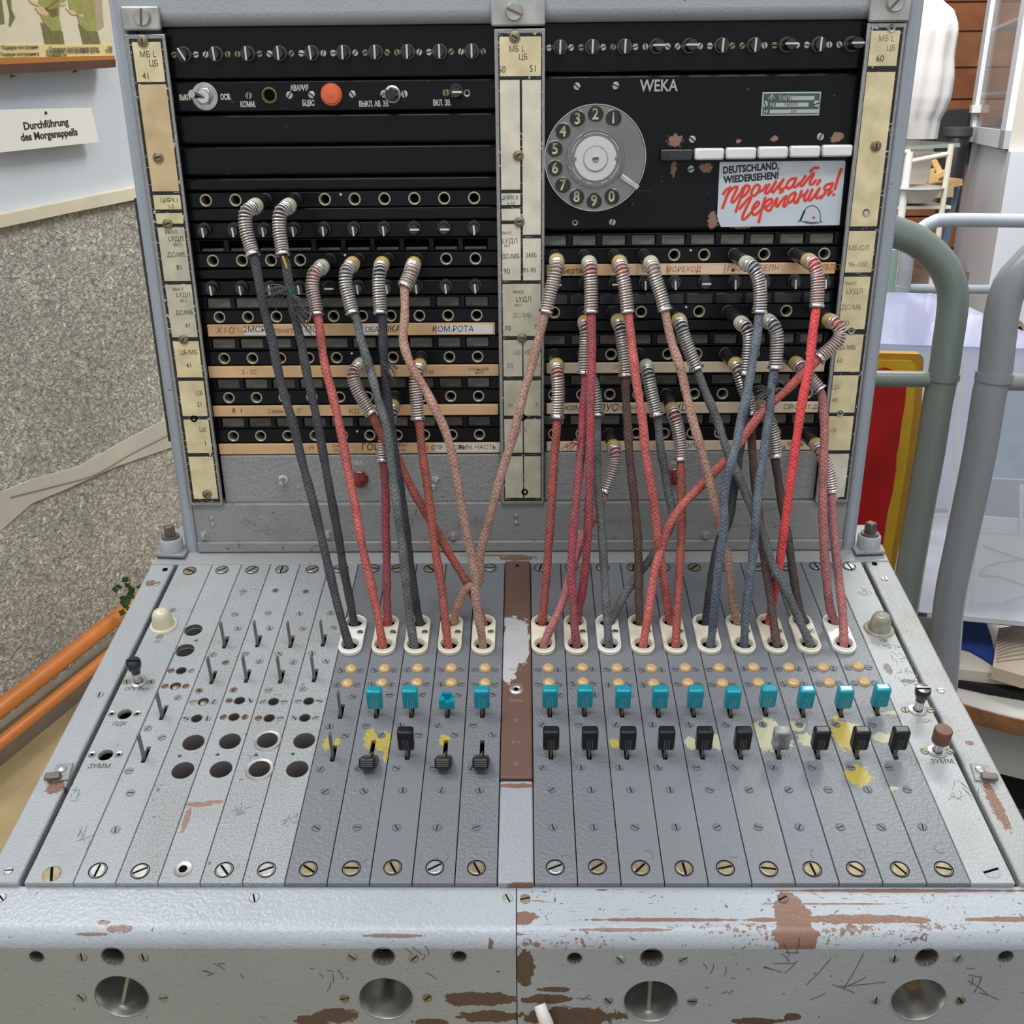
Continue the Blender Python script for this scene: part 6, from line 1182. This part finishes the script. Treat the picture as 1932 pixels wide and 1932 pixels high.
# --- glass-topped trolley, bin, basin -------------------------------------------------
YT = 2.75; m_crt = simple('cream_tube_paint', (.62, .58, .47), rough=.35); m_wht = simple('white_tube_paint', (.72, .72, .70), rough=.35)
lg = [((1795, 272), (1772, 430), .010, m_crt), ((1716, 286), (1699, 430), .013, m_wht)]
g0 = atY(1750, 280, YT); g0 = Vector((g0.x, YT, FLOOR)); tr = root('instrument_trolley', 'cream tubular trolley with glass top in front of the plank wall', 'trolley', tuple(g0))
for a_, b_, r_, mt in lg:
    A_, B_ = atY(*a_, YT), atY(*b_, YT); d_ = (B_-A_).normalized(); E_ = Vector((A_.x, A_.y, FLOOR)); part('leg', tube([A_-g0, Vector((A_.x, A_.y, B_.z))-g0, E_-g0], r_, mt, 14), tr)
for a_, b_, r_, dy in (((1716, 305), (1795, 289), .008, 0), ((1716, 289), (1795, 290), .006, .1), ((1690, 289), (1716, 286), .008, 0)): part('rail', tube([atY(*a_, YT+dy)-g0, atY(*b_, YT+dy)-g0], r_, m_crt, 12), tr)
A_ = atY(1705, 276, YT); B_ = atY(1812, 270, YT); part('glass_top', slab([A_-g0, B_-g0, B_+Vector((-.02, .38, 0))-g0, A_+Vector((-.02, .38, 0))-g0], (0, 0, .012), simple('green_tinted_glass', (.30, .38, .33), rough=.05, alpha=.6)), tr)
shelfy('waste_bin', [(1716, 292), (1762, 279), (1753, 342), (1713, 349)], YT+.12, .16, simple('cream_enamel_bin', (.60, .52, .46), rough=.4), 'cream enamel bin standing under the trolley top', 'bin')
bb = atY(1722, 384, YT+.05); part('lower_tier', slab([Vector((q.x, q.y, bb.z-.004))-g0 for q in (A_, B_, B_+Vector((-.02, .38, 0)), A_+Vector((-.02, .38, 0)))], (0, 0, .010), m_crt), tr); thing('enamel_basin', lathe([(.035, 0), (.060, .006), (.085, .045), (.098, .052), (.098, .056), (.082, .050), (.06, .012), (0, .010)], simple('white_enamel', (.66, .67, .62), rough=.2), 36), 'white enamel basin on the lower tier of the trolley', 'basin', tuple(bb))
shelfy('wooden_bench', [(1735, 351), (1816, 338), (1816, 350), (1735, 364)], YT+.45, .3, simple('tan_bench_wood', (.42, .26, .12), rough=.5, noise=.2, nscale=20), 'tan wooden bench board behind the trolley', 'bench')
shelfy('rolled_canvas', [(1742, 356), (1800, 352), (1798, 372), (1742, 374)], YT+.42, .2, simple('khaki_canvas', (.34, .27, .15), rough=.8), 'khaki roll stored under the bench board', 'roll')
for i, (pix, lb) in enumerate((([(1757, 304), (1768, 301), (1787, 338), (1776, 342)], 'pale wooden splint leaning right, on the bench behind the trolley leg'), ([(1752, 335), (1790, 318), (1794, 326), (1758, 343)], 'pale wooden splint lying crosswise on the bench'), ([(1754, 322), (1764, 318), (1762, 344), (1752, 346)], 'short upright pale wooden splint nearest the bin'))):
    shelfy('wooden_splint', pix, YT+.42-.02*i, .02, simple('pale_wood', (.60, .40, .17), rough=.5) if i == 0 else bpy.data.materials['pale_wood'], lb, 'splint')
shelfy('blue_steel_stand', [(1800, 352), (1812, 352), (1790, 460), (1778, 460)], YT+.5, .03, simple('blue_steel', (.09, .13, .20), rough=.4), 'blue-grey steel leg standing behind the trolley', 'stand')
bk = atY(1806, 262, 3.6)
bag = root('black_canister', 'black cylindrical canister with round lid between the coat and white cabinet', 'canister', tuple(Vector((bk.x, bk.y, bk.z-.2))))
part('body', lathe([(.046, -.12), (.048, .20), (.044, .21)], m_rubber, 28), bag); part('lid', lathe([(.05, .205), (.056, .212), (.055, .240), (.048, .246), (0, .248)], simple('dark_grey_lid', (.035, .035, .04), rough=.6), 28), bag)
shelfy('dark_bag', [(1772, 215), (1794, 208), (1835, 205), (1850, 300), (1775, 330), (1765, 250)], 3.8, .2, simple('black_canvas', (.022, .02, .02), rough=.9), 'black canvas bag in the shade beside the canister', 'bag')
# --- white cabinet with glass upper part -------------------------------------------------
K = atY(1907, 288, 2.9); zK = K.z; Lq = atZ(1829, 270, zK); Mq = K+Vector((.55, .12, 0))
kb = Vector((K.x, K.y, FLOOR)); wc = root('medical_cabinet', 'tall white metal cabinet with glazed upper door at the right edge of the room', 'cabinet', tuple(kb))
m_wc = simple('white_cabinet_paint', (.68, .71, .76), rough=.35); m_wc2 = simple('cream_cabinet_side', (.60, .56, .50), rough=.5)
dv = Mq-K
def vq(p, q, z0, z1): return [Vector((p.x, p.y, z0))-kb, Vector((q.x, q.y, z0))-kb, Vector((q.x, q.y, z1))-kb, Vector((p.x, p.y, z1))-kb]
fnv = (K-Lq).cross(Vector((0, 0, 1))).normalized()
part('lower_body', slab([Vector((p.x, p.y, zK-.01))-kb for p in (Lq, K, K+dv, Lq+dv)], (0, 0, zK-.01-FLOOR), m_wc), wc)
top_z = zK+1.1; ins = .02
part('plinth_edge', slab([Vector((p.x, p.y, zK+.003))-kb for p in (Lq, K, K+dv, Lq+dv)], (0, 0, .013), m_wc), wc)
e = (K-Lq)
def door(p0, p1, z0, z1, mat, th=.02, nm='door_frame'): return part(nm, slab(vq(Lq+e*p0, Lq+e*p1, z0, z1), fnv*-th, mat), wc)
door(.05, .95, zK+.01, zK+.07, m_wc); door(.05, .15, zK+.01, top_z, m_wc); door(.85, .95, zK+.01, top_z, m_wc)
door(.15, .85, zK+.07, top_z, simple('cabinet_glass', (.55, .62, .60), rough=.05, alpha=.25), .004, 'door_glass')
part('back', slab([p+dv*.5+fnv*0 for p in vq(Lq, K, zK, top_z)], fnv*.01, m_wc2), wc); part('side', slab([Vector((K.x+e.x*-.05, K.y+e.y*-.05, zK))-kb, Vector((K.x+e.x*-.05, K.y+e.y*-.05, top_z))-kb, Vector((K.x+dv.x-e.x*.05, K.y+dv.y-e.y*.05, top_z))-kb, Vector((K.x+dv.x-e.x*.05, K.y+dv.y-e.y*.05, zK))-kb], e.normalized()*.01, m_wc2), wc)
for z_ in (atY(1880, 170, 3.0).z, atY(1900, 24, 3.0).z): part('shelf', slab([Vector((p.x, p.y, z_))-kb for p in (Lq+e*.1, Lq+e*.9, Lq+e*.9+dv*.45, Lq+e*.1+dv*.45)], (0, 0, .012), m_wc), wc)
part('latch', slab(vq(Lq+e*.12, Lq+e*.19, atY(1850, 215, 3.1).z, atY(1850, 198, 3.1).z), fnv*-.035, m_wht), wc)
for i, (f0, hgt, col_, lb) in enumerate(((.35, .10, (.06, .06, .06), 'dark jar on the cabinet floor behind the glass, left one'), (.62, .13, (.12, .13, .12), 'grey jar on the cabinet floor behind the glass, right one'))):
    p = Lq+e*f0+dv*.2; thing('jar', lathe([(.05, 0), (.055, .01), (.055, hgt-.02), (.03, hgt), (0, hgt)], simple('jar_grey_%s' % 'ab'[i], col_, rough=.3), 24), lb, 'jar', (p.x, p.y, zK+.005))
p = Lq+e*.72+dv*.25; thing('hung_towel', rbox(.10, .03, .55, .012, simple('white_towel', (.66, .64, .66), rough=.9, noise=.2, nscale=14), 2, (0, 0, .27)), 'white striped towel hanging inside the glazed cabinet', 'towel', (p.x, p.y, zK+.17))

# raised brown floor in front of the plank wall
struct('floor', box2(.35, Lq.x-.12, 3.35, 5.56, FLOOR, -.27, 0, simple('mottled_brown_floor', (.26, .17, .13), rough=.35, noise=.6, nscale=7)))
